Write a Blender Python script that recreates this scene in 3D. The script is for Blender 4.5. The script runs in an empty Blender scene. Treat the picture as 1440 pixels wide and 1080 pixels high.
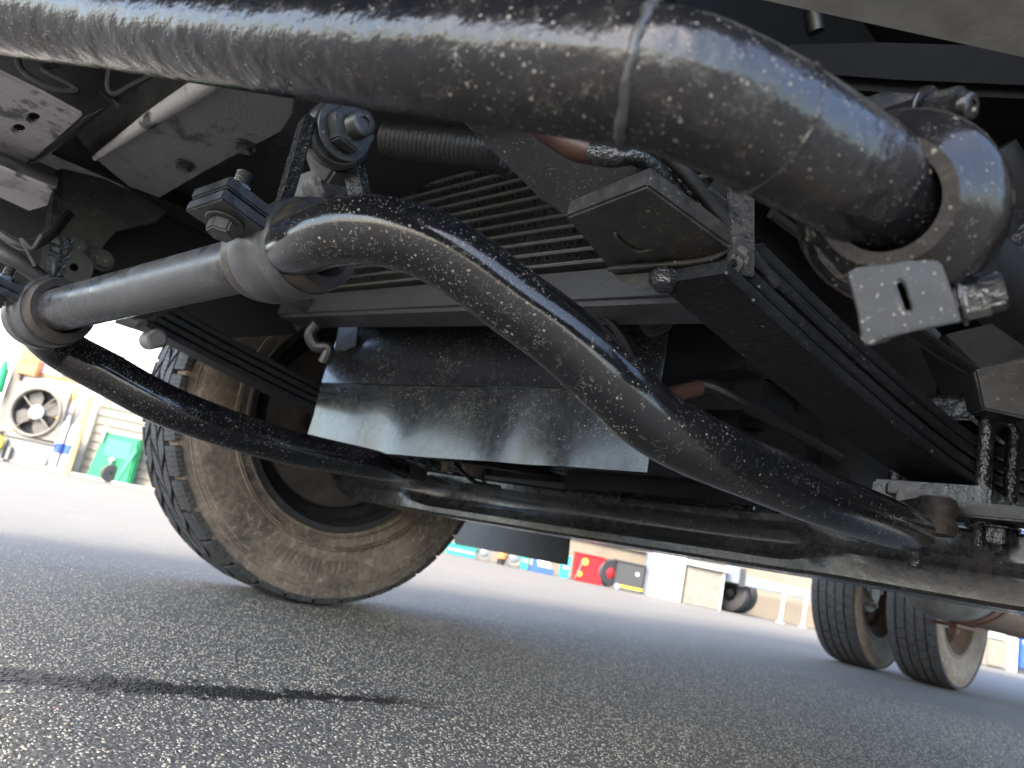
import bpy, bmesh, math, random
import numpy as np
from mathutils import Vector, Matrix
V = Vector
random.seed(7)
scene = bpy.context.scene
COL = scene.collection

# ---------------------------------------------------------------- camera
cd = bpy.data.cameras.new('camera'); cam = bpy.data.objects.new('camera', cd); COL.objects.link(cam)
m = Matrix([[0.721787, -0.290636, -0.628136], [-0.662476, -0.027368, -0.748583], [0.200375, 0.956442, -0.212293]]).to_4x4()
m.translation = V((0, 0, 0.22)); cam.matrix_world = m
cd.sensor_width = 36; cd.lens = 26; cd.clip_start = .02; cd.clip_end = 400
cd.dof.use_dof = True; cd.dof.focus_distance = .62; cd.dof.aperture_fstop = 10.5
scene.camera = cam

# ---------------------------------------------------------------- light
SUN_EL = math.radians(46)
to_sun = V((-.95, -.30, 0)).normalized() * math.cos(SUN_EL) + V((0, 0, math.sin(SUN_EL)))
world = bpy.data.worlds.new('World'); scene.world = world; world.use_nodes = True
nt = world.node_tree; bgn = nt.nodes['Background']
sky = nt.nodes.new('ShaderNodeTexSky'); sky.sky_type = 'NISHITA'; sky.sun_disc = False
sky.sun_elevation = SUN_EL; sky.sun_rotation = math.atan2(to_sun.x, to_sun.y); sky.dust_density = 2.5
nt.links.new(sky.outputs[0], bgn.inputs[0]); bgn.inputs[1].default_value = .15
sd = bpy.data.lights.new('sun', 'SUN'); sd.energy = 1.5; sd.angle = math.radians(14); sd.color = (1, .88, .72)
so = bpy.data.objects.new('sun', sd); COL.objects.link(so); so.rotation_euler = (-to_sun).to_track_quat('-Z', 'Y').to_euler()
scene.view_settings.view_transform = 'Standard'; scene.view_settings.look = 'None'
scene.view_settings.exposure = 3.0; scene.view_settings.gamma = 1; scene.view_settings.use_curve_mapping = False
scene.render.engine = 'CYCLES'
scene.cycles.max_bounces = 10; scene.cycles.diffuse_bounces = 6; scene.cycles.glossy_bounces = 5

# ---------------------------------------------------------------- materials
def new_mat(name):
    mt = bpy.data.materials.new(name); mt.use_nodes = True
    n = mt.node_tree; b = n.nodes['Principled BSDF']
    return mt, n, b
def N(n, typ, **kw):
    d = n.nodes.new(typ)
    for k, v in kw.items():
        if k.startswith('i_'):
            key = k[2:]; key = int(key) if key.isdigit() else key.replace('_', ' ')
            d.inputs[key].default_value = v
        else: setattr(d, k, v)
    return d
def ramp(n, src, stops):
    r = n.nodes.new('ShaderNodeValToRGB'); n.links.new(src, r.inputs[0])
    e = r.color_ramp.elements
    while len(e) < len(stops): e.new(.5)
    for i, (p, c) in enumerate(stops):
        e[i].position = p; e[i].color = (c, c, c, 1) if not isinstance(c, tuple) else (*c, 1)
    return r.outputs[0]
def mix(n, f, a, b):
    x = n.nodes.new('ShaderNodeMix'); x.data_type = 'RGBA'
    for s, v in ((x.inputs[0], f), (x.inputs[6], a), (x.inputs[7], b)):
        if hasattr(v, 'links'): n.links.new(v, s)
        elif isinstance(v, tuple): s.default_value = (*v, 1)
        else: s.default_value = v
    return x.outputs[2]
def math_(n, op, a, b=0.0, clamp=False):
    x = n.nodes.new('ShaderNodeMath'); x.operation = op; x.use_clamp = clamp
    for s, v in ((x.inputs[0], a), (x.inputs[1], b)):
        if hasattr(v, 'links'): n.links.new(v, s)
        else: s.default_value = v
    return x.outputs[0]
def noise(n, vec, scale, detail=4, rough=.55):
    x = N(n, 'ShaderNodeTexNoise'); x.inputs['Scale'].default_value = scale; x.inputs['Detail'].default_value = detail
    x.inputs['Roughness'].default_value = rough; n.links.new(vec, x.inputs['Vector']); return x.outputs[0]
def specks(n, vec, scale, thr, keep):
    """small splashes of dried mud: a random share of the cells carries one spot"""
    v = N(n, 'ShaderNodeTexVoronoi'); v.inputs['Scale'].default_value = scale
    nz = N(n, 'ShaderNodeTexNoise'); nz.inputs['Scale'].default_value = scale * 1.7
    n.links.new(vec, nz.inputs['Vector'])
    ad = N(n, 'ShaderNodeVectorMath', operation='MULTIPLY_ADD'); n.links.new(nz.outputs['Color'], ad.inputs[0])
    ad.inputs[1].default_value = (.5 / scale,) * 3; n.links.new(vec, ad.inputs[2]); n.links.new(ad.outputs[0], v.inputs['Vector'])
    sep = N(n, 'ShaderNodeSeparateColor'); n.links.new(v.outputs['Color'], sep.inputs[0])
    k = math_(n, 'GREATER_THAN', sep.outputs[0], 1 - keep)
    r = math_(n, 'MULTIPLY', math_(n, 'POWER', sep.outputs[1], 2.0), thr)
    inside = ramp(n, math_(n, 'SUBTRACT', math_(n, 'ADD', r, thr * .18), v.outputs['Distance']), [(0, 0), (.06, 1)])
    clus = ramp(n, noise(n, vec, 11, 3, .6), [(.44, .12), (.60, 1)])
    r2 = math_(n, 'GREATER_THAN', clus, sep.outputs[2])
    return math_(n, 'MULTIPLY', math_(n, 'MULTIPLY', inside, k), r2)

def black_paint(name, base=(.010, .011, .013), rough=.22, dust=.25, dustcol=(.11, .10, .09), speck=.5, bump=.35,
                lump=60, spec_scale=150, spec=.5, keep=.35, coat=.15):
    mt, n, b = new_mat(name)
    tc = N(n, 'ShaderNodeTexCoord').outputs['Object']
    big = noise(n, tc, 9, 5, .6); fine = noise(n, tc, 90, 5, .65); lm = noise(n, tc, lump, 3, .5); tiny = noise(n, tc, 700, 2, .5)
    b.inputs['Specular IOR Level'].default_value = spec
    dm = ramp(n, math_(n, 'ADD', math_(n, 'MULTIPLY', big, .65), math_(n, 'MULTIPLY', fine, .35)), [(.42, 0), (.68, 1)])
    dm = math_(n, 'MULTIPLY', dm, dust)
    sp = math_(n, 'MAXIMUM', specks(n, tc, spec_scale, .34, keep), specks(n, tc, spec_scale * 2.2, .36, keep))
    sp = math_(n, 'MULTIPLY', sp, speck)
    # worn scratches
    sc = N(n, 'ShaderNodeTexWave', wave_type='BANDS'); sc.inputs['Scale'].default_value = 30
    sc.inputs['Distortion'].default_value = 28; sc.inputs['Detail'].default_value = 4; sc.inputs['Detail Scale'].default_value = 2.2
    n.links.new(tc, sc.inputs['Vector'])
    scr = math_(n, 'MULTIPLY', ramp(n, sc.outputs[0], [(.985, 0), (1, 1)]), math_(n, 'MULTIPLY', ramp(n, fine, [(.5, 0), (.6, 1)]), speck * .6))
    c = mix(n, dm, base, dustcol)
    c = mix(n, sp, c, (.27, .25, .20)); c = mix(n, scr, c, (.25, .24, .21))
    n.links.new(c, b.inputs['Base Color'])
    rr = math_(n, 'ADD', math_(n, 'MULTIPLY', dm, .8), rough)
    rr = math_(n, 'ADD', rr, math_(n, 'MULTIPLY', math_(n, 'SUBTRACT', fine, .5), .25))
    rr = math_(n, 'MAXIMUM', rr, math_(n, 'MULTIPLY', sp, .75), True)
    n.links.new(rr, b.inputs['Roughness'])
    h = math_(n, 'ADD', math_(n, 'MULTIPLY', lm, .9), math_(n, 'MULTIPLY', fine, .35))
    h = math_(n, 'ADD', h, math_(n, 'MULTIPLY', tiny, .06))
    h = math_(n, 'ADD', h, math_(n, 'MULTIPLY', sp, .35))
    bp = N(n, 'ShaderNodeBump'); bp.inputs['Strength'].default_value = bump; bp.inputs['Distance'].default_value = .0025
    n.links.new(h, bp.inputs['Height']); n.links.new(bp.outputs[0], b.inputs['Normal'])
    n.links.new(math_(n, 'MULTIPLY', math_(n, 'SUBTRACT', 1.0, math_(n, 'MAXIMUM', dm, sp)), coat), b.inputs['Coat Weight']); b.inputs['Coat Roughness'].default_value = .07
    n.links.new(bp.outputs[0], b.inputs['Coat Normal'])
    return mt

def plain(name, col, rough=.6, metal=0, var=.25, scale=12, bump=.1, col2=None, dist=.003, spec=.5):
    mt, n, b = new_mat(name)
    tc = N(n, 'ShaderNodeTexCoord').outputs['Object']
    a = noise(n, tc, scale, 6, .65)
    c2 = col2 or tuple(x * (1 - var) for x in col)
    n.links.new(mix(n, ramp(n, a, [(.35, 0), (.68, 1)]), col, c2), b.inputs['Base Color'])
    n.links.new(math_(n, 'ADD', math_(n, 'MULTIPLY', math_(n, 'SUBTRACT', a, .5), .3), rough, True), b.inputs['Roughness'])
    b.inputs['Metallic'].default_value = metal; b.inputs['Specular IOR Level'].default_value = spec
    bp = N(n, 'ShaderNodeBump'); bp.inputs['Strength'].default_value = bump; bp.inputs['Distance'].default_value = dist
    n.links.new(noise(n, tc, scale * 8, 4, .6), bp.inputs['Height']); n.links.new(bp.outputs[0], b.inputs['Normal'])
    return mt

def flaked(name, col, col2, rough=.5, scale=22, lo=.50, hi=.56):
    """dusty paint with dark flaked-off and oily patches"""
    mt, n, b = new_mat(name)
    tc = N(n, 'ShaderNodeTexCoord').outputs['Object']
    a = noise(n, tc, scale, 8, .72); w = noise(n, tc, scale * .35, 4, .6); f = noise(n, tc, scale * 9, 4, .6)
    k = ramp(n, math_(n, 'ADD', math_(n, 'MULTIPLY', a, .6), math_(n, 'MULTIPLY', w, .4)), [(lo, 0), (hi, 1)])
    c = mix(n, math_(n, 'MULTIPLY', f, .45), col, tuple(x * .5 for x in col))
    n.links.new(mix(n, k, c, col2), b.inputs['Base Color'])
    n.links.new(ramp(n, k, [(0, rough), (1, rough * .55)]), b.inputs['Roughness'])
    bp = N(n, 'ShaderNodeBump'); bp.inputs['Strength'].default_value = .5; bp.inputs['Distance'].default_value = .002
    n.links.new(math_(n, 'SUBTRACT', f, k), bp.inputs['Height']); n.links.new(bp.outputs[0], b.inputs['Normal'])
    return mt

def tread_mat():
    mt, n, b = new_mat('tread_rubber')
    tc = N(n, 'ShaderNodeTexCoord').outputs['Object']
    s = N(n, 'ShaderNodeSeparateXYZ'); n.links.new(tc, s.inputs[0])
    ang = math_(n, 'ARCTAN2', s.outputs[2], s.outputs[0]); zz = noise(n, tc, 34, 2, .5); f = noise(n, tc, 80, 5, .7)
    wv = math_(n, 'SINE', math_(n, 'ADD', math_(n, 'MULTIPLY', ang, 250), math_(n, 'MULTIPLY', zz, 9)))
    sipe = ramp(n, wv, [(.72, 0), (.95, 1)])
    c = mix(n, ramp(n, f, [(.4, 0), (.7, 1)]), (.026, .027, .029), (.075, .070, .064))
    n.links.new(mix(n, math_(n, 'MULTIPLY', sipe, .8), c, (.006, .006, .006)), b.inputs['Base Color']); b.inputs['Roughness'].default_value = .66
    bp = N(n, 'ShaderNodeBump'); bp.inputs['Strength'].default_value = .8; bp.inputs['Distance'].default_value = .003
    n.links.new(math_(n, 'SUBTRACT', math_(n, 'MULTIPLY', f, .6), sipe), bp.inputs['Height']); n.links.new(bp.outputs[0], b.inputs['Normal'])
    return mt

def wet_mask(n):
    """oil-dark streak running along the asphalt, in metres on the ground"""
    pos = N(n, 'ShaderNodeNewGeometry').outputs['Position']
    s = N(n, 'ShaderNodeSeparateXYZ'); n.links.new(pos, s.inputs[0])
    nz = noise(n, pos, 9, 5, .7); nz2 = noise(n, pos, 60, 5, .75)
    off = math_(n, 'ADD', math_(n, 'MULTIPLY', math_(n, 'SUBTRACT', nz, .5), .10), math_(n, 'MULTIPLY', math_(n, 'SUBTRACT', nz2, .5), .15))
    cen = math_(n, 'ADD', math_(n, 'MULTIPLY', s.outputs[0], -.10), .892)
    d = math_(n, 'ABSOLUTE', math_(n, 'ADD', math_(n, 'SUBTRACT', s.outputs[1], cen), off))
    half = math_(n, 'ADD', math_(n, 'MULTIPLY', s.outputs[0], -.040), .045)
    w = ramp(n, math_(n, 'SUBTRACT', half, d), [(0, 0), (.008, 1)])
    end = ramp(n, s.outputs[0], [(.60, 1), (.72, 0)])
    return math_(n, 'MULTIPLY', w, end), pos, s

def asphalt():
    mt, n, b = new_mat('asphalt')
    wet, pos, s = wet_mask(n)
    def vor(scale, feat='F1'):
        v = N(n, 'ShaderNodeTexVoronoi', feature=feat); v.inputs['Scale'].default_value = scale; n.links.new(pos, v.inputs['Vector']); return v
    v = vor(190); v2 = vor(420)
    sp = N(n, 'ShaderNodeSeparateColor'); n.links.new(v.outputs['Color'], sp.inputs[0])
    sp2 = N(n, 'ShaderNodeSeparateColor'); n.links.new(v2.outputs['Color'], sp2.inputs[0])
    st = ramp(n, sp.outputs[0], [(0, (.13, .124, .106)), (.4, (.225, .21, .178)), (.75, (.27, .25, .208)), (1, (.38, .35, .28))])
    st2 = ramp(n, sp2.outputs[1], [(0, (.04, .04, .039)), (.7, (.11, .108, .10)), (1, (.22, .21, .18))])
    c = mix(n, .5, st, st2)
    gap = ramp(n, v.outputs['Distance'], [(.35, 1), (.62, .60)])
    big = noise(n, pos, .8, 5, .6); med = noise(n, pos, 5, 4, .6)
    mm = N(n, 'ShaderNodeMix', data_type='RGBA', blend_type='MULTIPLY'); mm.inputs[0].default_value = 1
    n.links.new(c, mm.inputs[6]); n.links.new(gap, mm.inputs[7]); c = mm.outputs[2]
    # darker grey streaks drawn out along the surface
    yard = ramp(n, math_(n, 'ADD', s.outputs[1], math_(n, 'MULTIPLY', math_(n, 'SUBTRACT', big, .5), 1.2)), [(.0, 0), (1, 1)])
    st_ = N(n, 'ShaderNodeMapping'); st_.inputs['Scale'].default_value = (.35, 3.0, 1); n.links.new(pos, st_.inputs[0])
    streaks = noise(n, st_.outputs[0], 1.2, 6, .65)
    c = mix(n, ramp(n, streaks, [(.36, .2), (.60, .62)]), c, (.085, .087, .090))
    c = mix(n, math_(n, 'MULTIPLY', ramp(n, med, [(.4, 0), (.75, 1)]), .35), c, (.08, .08, .078))
    c = mix(n, math_(n, 'MULTIPLY', wet, .96), c, (.010, .010, .011))
    n.links.new(c, b.inputs['Base Color'])
    n.links.new(ramp(n, wet, [(0, .72), (1, .5)]), b.inputs['Roughness'])
    h = math_(n, 'ADD', math_(n, 'MULTIPLY', v.outputs['Distance'], -1.0), math_(n, 'MULTIPLY', v2.outputs['Distance'], -.4))
    bp = N(n, 'ShaderNodeBump'); bp.inputs['Strength'].default_value = .55; bp.inputs['Distance'].default_value = .003
    n.links.new(h, bp.inputs['Height']); n.links.new(bp.outputs[0], b.inputs['Normal'])
    return mt

def stone_mat():
    mt, n, b = new_mat('aggregate_stone')
    wet, pos, s = wet_mask(n)
    rnd = N(n, 'ShaderNodeNewGeometry').outputs['Random Per Island']
    c = ramp(n, rnd, [(0, (.16, .152, .128)), (.25, (.28, .265, .22)), (.5, (.36, .335, .27)), (.75, (.41, .375, .29)), (.93, (.48, .42, .31)), (.99, (.68, .60, .45)), (1, (.50, .25, .10))])
    nz = noise(n, pos, 900, 3, .6)
    c = mix(n, math_(n, 'MULTIPLY', nz, .5), c, (.12, .122, .12))
    c = mix(n, math_(n, 'MULTIPLY', wet, .97), c, (.006, .006, .007))
    n.links.new(c, b.inputs['Base Color'])
    n.links.new(ramp(n, wet, [(0, .6), (1, .38)]), b.inputs['Roughness'])
    bp = N(n, 'ShaderNodeBump'); bp.inputs['Strength'].default_value = .3; bp.inputs['Distance'].default_value = .001
    n.links.new(nz, bp.inputs['Height']); n.links.new(bp.outputs[0], b.inputs['Normal'])
    return mt

def dirty_rubber(name, dirt=(.215, .175, .138), base=(.02, .021, .023), amount=1.0, rmin=.28, rmax=.34, letters=True):
    """tyre rubber with dried mud on the sidewall"""
    mt, n, b = new_mat(name)
    tc = N(n, 'ShaderNodeTexCoord').outputs['Object']
    a = noise(n, tc, 7, 7, .7); f = noise(n, tc, 60, 5, .7); w = noise(n, tc, 22, 6, .75)
    m1 = ramp(n, math_(n, 'ADD', math_(n, 'MULTIPLY', a, .6), math_(n, 'MULTIPLY', w, .4)), [(.30, 0), (.56, 1)])
    c = mix(n, math_(n, 'MULTIPLY', m1, amount), base, dirt)
    c = mix(n, math_(n, 'MULTIPLY', ramp(n, f, [(.52, 0), (.72, 1)]), .5 * amount), c, tuple(min(1, x * 1.7) for x in dirt))
    c = mix(n, math_(n, 'MULTIPLY', ramp(n, w, [(.60, 0), (.75, 1)]), .6), c, tuple(x * .45 for x in dirt))
    sc = N(n, 'ShaderNodeTexWave', wave_type='BANDS'); sc.inputs['Scale'].default_value = 9
    sc.inputs['Distortion'].default_value = 22; sc.inputs['Detail'].default_value = 5; sc.inputs['Detail Scale'].default_value = 1.6; n.links.new(tc, sc.inputs['Vector'])
    scuff = math_(n, 'MULTIPLY', ramp(n, sc.outputs[0], [(.93, 0), (1, 1)]), ramp(n, w, [(.42, 0), (.58, 1)]))
    c = mix(n, math_(n, 'MULTIPLY', scuff, .75), c, tuple(min(1, x * 1.9) for x in dirt))
    n.links.new(c, b.inputs['Base Color']); b.inputs['Roughness'].default_value = .78; b.inputs['Specular IOR Level'].default_value = .3
    h = math_(n, 'ADD', math_(n, 'ADD', math_(n, 'MULTIPLY', f, .4), w), math_(n, 'MULTIPLY', scuff, .3))
    bp = N(n, 'ShaderNodeBump'); bp.inputs['Strength'].default_value = .35; bp.inputs['Distance'].default_value = .004
    n.links.new(h, bp.inputs['Height']); n.links.new(bp.outputs[0], b.inputs['Normal'])
    return mt

M = {}
M['asphalt'] = asphalt(); M['stone'] = stone_mat()
M['pipe'] = black_paint('drag_link_paint', base=(.006, .0065, .008), rough=.15, dust=.18, dustcol=(.075, .062, .048), speck=.6, bump=.7, lump=65, spec_scale=380, keep=.26, coat=.2, spec=.32)
M['bar'] = black_paint('bar_paint', base=(.006, .0065, .008), rough=.11, dust=.12, dustcol=(.05, .048, .047), speck=.8, bump=.15, lump=35, spec_scale=400, keep=.45, coat=.2, spec=.32)
M['tubegrey'] = black_paint('dusty_bar_paint', base=(.02, .021, .024), rough=.28, dust=.5, dustcol=(.12, .12, .125), speck=.35, bump=.2, lump=40, spec_scale=330, keep=0.12)
M['paint'] = black_paint('chassis_paint', rough=.30, dust=.30, dustcol=(.06, .055, .05), speck=.35, bump=.35, lump=50, spec_scale=260, keep=0.14)
M['paint_clean'] = black_paint('fresh_chassis_paint', rough=.17, dust=.12, speck=.12, bump=.4, lump=90, spec_scale=260, keep=0.1)
M['lumpy'] = black_paint('lumpy_glossy_paint', rough=.09, dust=.08, speck=.15, bump=1.0, lump=230, spec_scale=300, keep=0.1)
M['plate'] = black_paint('shield_paint', base=(.013, .014, .017), rough=.19, dust=.07, dustcol=(.06, .058, .055), speck=.7, bump=.02, lump=10, spec_scale=300, keep=.32, coat=.1, spec=.5)
M['leaf'] = black_paint('leaf_paint', base=(.009, .010, .012), rough=.50, dust=.22, dustcol=(.03, .03, .032), speck=.5, bump=.6, lump=130, spec_scale=200, keep=.12, coat=0, spec=.22)
M['bracket'] = black_paint('bracket_paint', base=(.018, .018, .018), rough=.36, dust=.45, dustcol=(.07, .064, .055), speck=.7, bump=.15, lump=60, spec_scale=240, keep=0.18)
M['axle'] = black_paint('axle_paint', rough=.19, dust=.28, dustcol=(.085, .075, .06), speck=.3, bump=.45, lump=32, spec_scale=260, keep=0.08)
M['rubber'] = black_paint('bushing_rubber', base=(.012, .012, .012), rough=.42, dust=.3, dustcol=(.14, .09, .06), speck=.3, bump=.2, lump=60, spec_scale=300, keep=0.1)
M['dark'] = plain('dark_underbody', (.012, .0125, .014), .6, var=.4)
M['darkmid'] = plain('dusty_underbody', (.035, .036, .038), .55, var=.5, scale=8, bump=.3)
M['frame_pale'] = flaked('dusty_grey_frame', (.30, .285, .295), (.03, .03, .032), scale=26, lo=.53, hi=.57)
M['frame_grey'] = flaked('worn_frame_paint', (.13, .126, .13), (.022, .022, .023), scale=26, lo=.54, hi=.60)
M['beam_grey'] = plain('grey_beam', (.33, .33, .32), .5, var=.3, scale=10, bump=.2, col2=(.17, .168, .155))
M['zinc'] = plain('dull_steel', (.30, .30, .30), .35, metal=.9, var=.4, scale=30, bump=.3)
M['fin'] = plain('cooler_fin', (.12, .125, .125), .5, metal=.3, var=.4, scale=40)
M['findark'] = plain('cooler_corrugation', (.05, .053, .056), .5, var=.4, scale=40)
M['tank'] = plain('cooler_tank', (.045, .045, .05), .42, var=.3, scale=30, bump=.15)
M['hose'] = plain('hose_rubber', (.02, .021, .022), .35, var=.3, scale=40, bump=.2)
M['hose_red'] = plain('rusty_hose_sleeve', (.045, .014, .010), .5, var=.5, scale=40)
M['rust'] = plain('rusty_strap', (.16, .075, .045), .75, var=.5, scale=25, bump=.5)
M['rustbrown'] = plain('brown_muffler_shell', (.17, .12, .085), .7, var=.3, scale=12, bump=.4)
M['muffler'] = plain('pale_muffler_shell', (.33, .32, .29), .38, metal=.4, var=.3, scale=22, bump=.3, col2=(.2, .19, .17))
M['rimdark'] = plain('dark_rim', (.03, .03, .032), .45, var=.4, scale=20, bump=.2)
M['rimbrown'] = plain('muddy_brake_plate', (.060, .048, .040), .6, var=.6, scale=20, bump=.5)
M['rimwhite'] = plain('pale_hub', (.55, .52, .46), .5, var=.3, scale=20)
M['sidewall'] = dirty_rubber('muddy_sidewall')
M['sidewall_rear'] = dirty_rubber('dusty_lit_rear_sidewall', dirt=(.30, .245, .19), base=(.17, .14, .11))  # dusty rubber; pale tan base paints in warm light bounced off the ground
M['tread'] = tread_mat()
M['flap'] = plain('mud_flap_rubber', (.022, .023, .025), .5, var=.3, scale=14, bump=.3, col2=(.04, .042, .046))
M['wall'] = plain('pale_wall', (.50, .47, .41), .7, var=.08, scale=3)
M['siding'] = plain('cream_siding', (.19, .168, .133), .7, var=.15, scale=3)
M['frost'] = plain('white_window_pane', (.86, .87, .88), .25, var=.04, scale=3, bump=0)
M['wood'] = plain('orange_wood', (.36, .19, .07), .6, var=.3, scale=8)
M['post'] = plain('taupe_post', (.15, .13, .11), .6, var=.2, scale=6)
M['fanframe'] = plain('beige_fan_frame', (.19, .17, .14), .6, var=.35, scale=12)
M['fandark'] = plain('grey_fan_inside', (.06, .055, .052), .6, var=.3, scale=12)
M['greybox'] = plain('grey_bin', (.17, .17, .155), .6, var=.2, scale=6)
M['white'] = plain('white_paint', (.50, .50, .49), .5, var=.08, scale=5)
M['blue'] = plain('blue_plastic', (.03, .09, .42), .45, var=.2, scale=8)
M['violet'] = plain('violet_pole', (.28, .24, .72), .4, var=.1)
M['green'] = plain('green_plastic', (.01, .27, .10), .35, var=.3, scale=9)
M['greenlt'] = plain('light_green_plastic', (.04, .36, .15), .35, var=.15, scale=9)
M['yellow'] = plain('yellow_plastic', (.80, .55, .05), .45, var=.15)
M['teal'] = plain('teal_plastic', (.03, .26, .25), .45, var=.3, scale=9)
M['cyan'] = plain('cyan_plastic', (.03, .45, .55), .45, var=.3, scale=9)
M['red'] = plain('red_plastic', (.42, .012, .018), .4, var=.25, scale=9)
M['orange'] = plain('orange_plastic', (.50, .20, .07), .45, var=.2)
M['darkcrate'] = plain('charcoal_crate', (.04, .042, .046), .6, var=.2)
M['cabinet'] = plain('stained_beige_cabinet', (.19, .178, .15), .7, var=.25, scale=9)
M['railgrey'] = plain('galvanised_rail', (.20, .225, .25), .4, metal=.2, var=.2, scale=8)
M['tyrefar'] = plain('black_tyre', (.03, .03, .032), .7, var=.3)
M['ochre'] = plain('ochre_wall', (.17, .145, .11), .75, var=.2, scale=2)
M['fanblade'] = plain('grey_fan_blade', (.085, .078, .068), .6, var=.2)
M['void'] = plain('unlit_black', (.005, .005, .006), .7, var=.2, spec=.2)  # near-black that paints shade into the near rail, support beam and joint stem
M['clamp'] = black_paint('clamp_paint', base=(.006, .006, .007), rough=.13, dust=.10, dustcol=(.07, .05, .03), speck=.4, bump=.4, lump=40, spec_scale=320, keep=.2, coat=0, spec=.35)
M['ear'] = black_paint('clamp_ear_paint', base=(.012, .012, .013), rough=.27, dust=.35, dustcol=(.055, .048, .04), speck=.6, bump=.10, lump=60, spec_scale=330, keep=.3, coat=.05, spec=.4)

# ---------------------------------------------------------------- mesh helpers
ORIG = {}
def tag(o, label=None, cat=None, group=None, kind=None):
    for k, v in (('label', label), ('category', cat), ('group', group), ('kind', kind)):
        if v: o[k] = v
    return o
def empty(name, loc, label=None, cat=None, group=None):
    o = bpy.data.objects.new(name, None); COL.objects.link(o); o.location = loc; o.empty_display_size = .1
    ORIG[o.name] = V(loc); return tag(o, label, cat, group)
def obj(name, bm, mat, parent=None, smooth=True, ang=35):
    bmesh.ops.recalc_face_normals(bm, faces=bm.faces[:])
    me = bpy.data.meshes.new(name)
    lo = V([min(v.co[i] for v in bm.verts) for i in range(3)]); hi = V([max(v.co[i] for v in bm.verts) for i in range(3)])
    c = (lo + hi) / 2
    bmesh.ops.translate(bm, verts=bm.verts[:], vec=-c)
    if smooth:
        for f in bm.faces: f.smooth = True
        a = math.radians(ang)
        for e in bm.edges:
            if len(e.link_faces) == 2 and e.calc_face_angle(0) > a: e.smooth = False
    bm.to_mesh(me); bm.free()
    for mm in (mat if isinstance(mat, (list, tuple)) else [mat]): me.materials.append(mm)
    o = bpy.data.objects.new(name, me); COL.objects.link(o)
    if parent is not None:
        o.parent = parent; o.location = c - ORIG[parent.name]
    else: o.location = c
    ORIG[o.name] = c
    return o
def copy_part(src, parent, loc=None):
    o = src.copy(); COL.objects.link(o); o.parent = parent
    if loc is not None: o.location = loc
    ORIG[o.name] = (ORIG[parent.name] if parent else V((0, 0, 0))) + V(o.location)
    for ch in list(src.children): copy_part(ch, o)
    return o
def spline(pts, sub=8):
    pts = [V(p) for p in pts]; out = []
    for i in range(len(pts) - 1):
        p0 = pts[i - 1] if i else pts[0] * 2 - pts[1]; p1 = pts[i]; p2 = pts[i + 1]
        p3 = pts[i + 2] if i + 2 < len(pts) else p2 * 2 - p1
        for k in range(sub):
            t = k / sub
            out.append(.5 * ((2 * p1) + (p2 - p0) * t + (2 * p0 - 5 * p1 + 4 * p2 - p3) * t * t + (3 * p1 - p0 - 3 * p2 + p3) * t ** 3))
    out.append(pts[-1]); return out
def tube(bm, pts, r, seg=16, sub=0, caps=True, jit=0, squash=1):
    n0 = len(pts)
    if sub:
        rs = r if isinstance(r, (list, tuple)) else None
        pp = spline(pts, sub)
        if rs: r = [rs[min(i // sub, n0 - 1)] * (1 - (i % sub) / sub) + rs[min(i // sub + 1, n0 - 1)] * (i % sub) / sub for i in range(len(pp))]
        pts = pp
    pts = [V(p) for p in pts]
    t = (pts[1] - pts[0]).normalized(); u = t.orthogonal().normalized(); rings = []
    for i, p in enumerate(pts):
        tn = (pts[min(i + 1, len(pts) - 1)] - pts[max(i - 1, 0)]).normalized()
        u = (u - tn * u.dot(tn)).normalized(); w = tn.cross(u)
        rr = r[i] if isinstance(r, (list, tuple)) else r
        rings.append([bm.verts.new(p + (u * math.cos(a) + w * math.sin(a) * squash) * (rr + random.uniform(-jit, jit))) for a in [2 * math.pi * k / seg for k in range(seg)]])
    for a, b in zip(rings, rings[1:]):
        for k in range(seg): bm.faces.new((a[k], a[(k + 1) % seg], b[(k + 1) % seg], b[k]))
    if caps: bm.faces.new(rings[0][::-1]); bm.faces.new(rings[-1])
def lathe(bm, c, axis, prof, seg=48, closed=False, cap=False, a0=0, a1=2 * math.pi):
    """prof: (distance along axis, radius)"""
    c = V(c); ax = V(axis).normalized(); u = ax.orthogonal().normalized(); w = ax.cross(u)
    full = abs(a1 - a0 - 2 * math.pi) < 1e-6; nn = seg if full else seg + 1; rings = []
    for k in range(nn):
        a = a0 + (a1 - a0) * k / seg; d = u * math.cos(a) + w * math.sin(a)
        rings.append([bm.verts.new(c + ax * t + d * max(r, 1e-5)) for t, r in prof])
    m_ = len(prof)
    for k in range(seg):
        A, B = rings[k], rings[(k + 1) % nn]
        for j in range(m_ if closed else m_ - 1):
            bm.faces.new((A[j], A[(j + 1) % m_], B[(j + 1) % m_], B[j]))
    if not full and closed: bm.faces.new(rings[0]); bm.faces.new(rings[-1][::-1])
    if full: bmesh.ops.remove_doubles(bm, verts=bm.verts[:], dist=2e-5)
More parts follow.
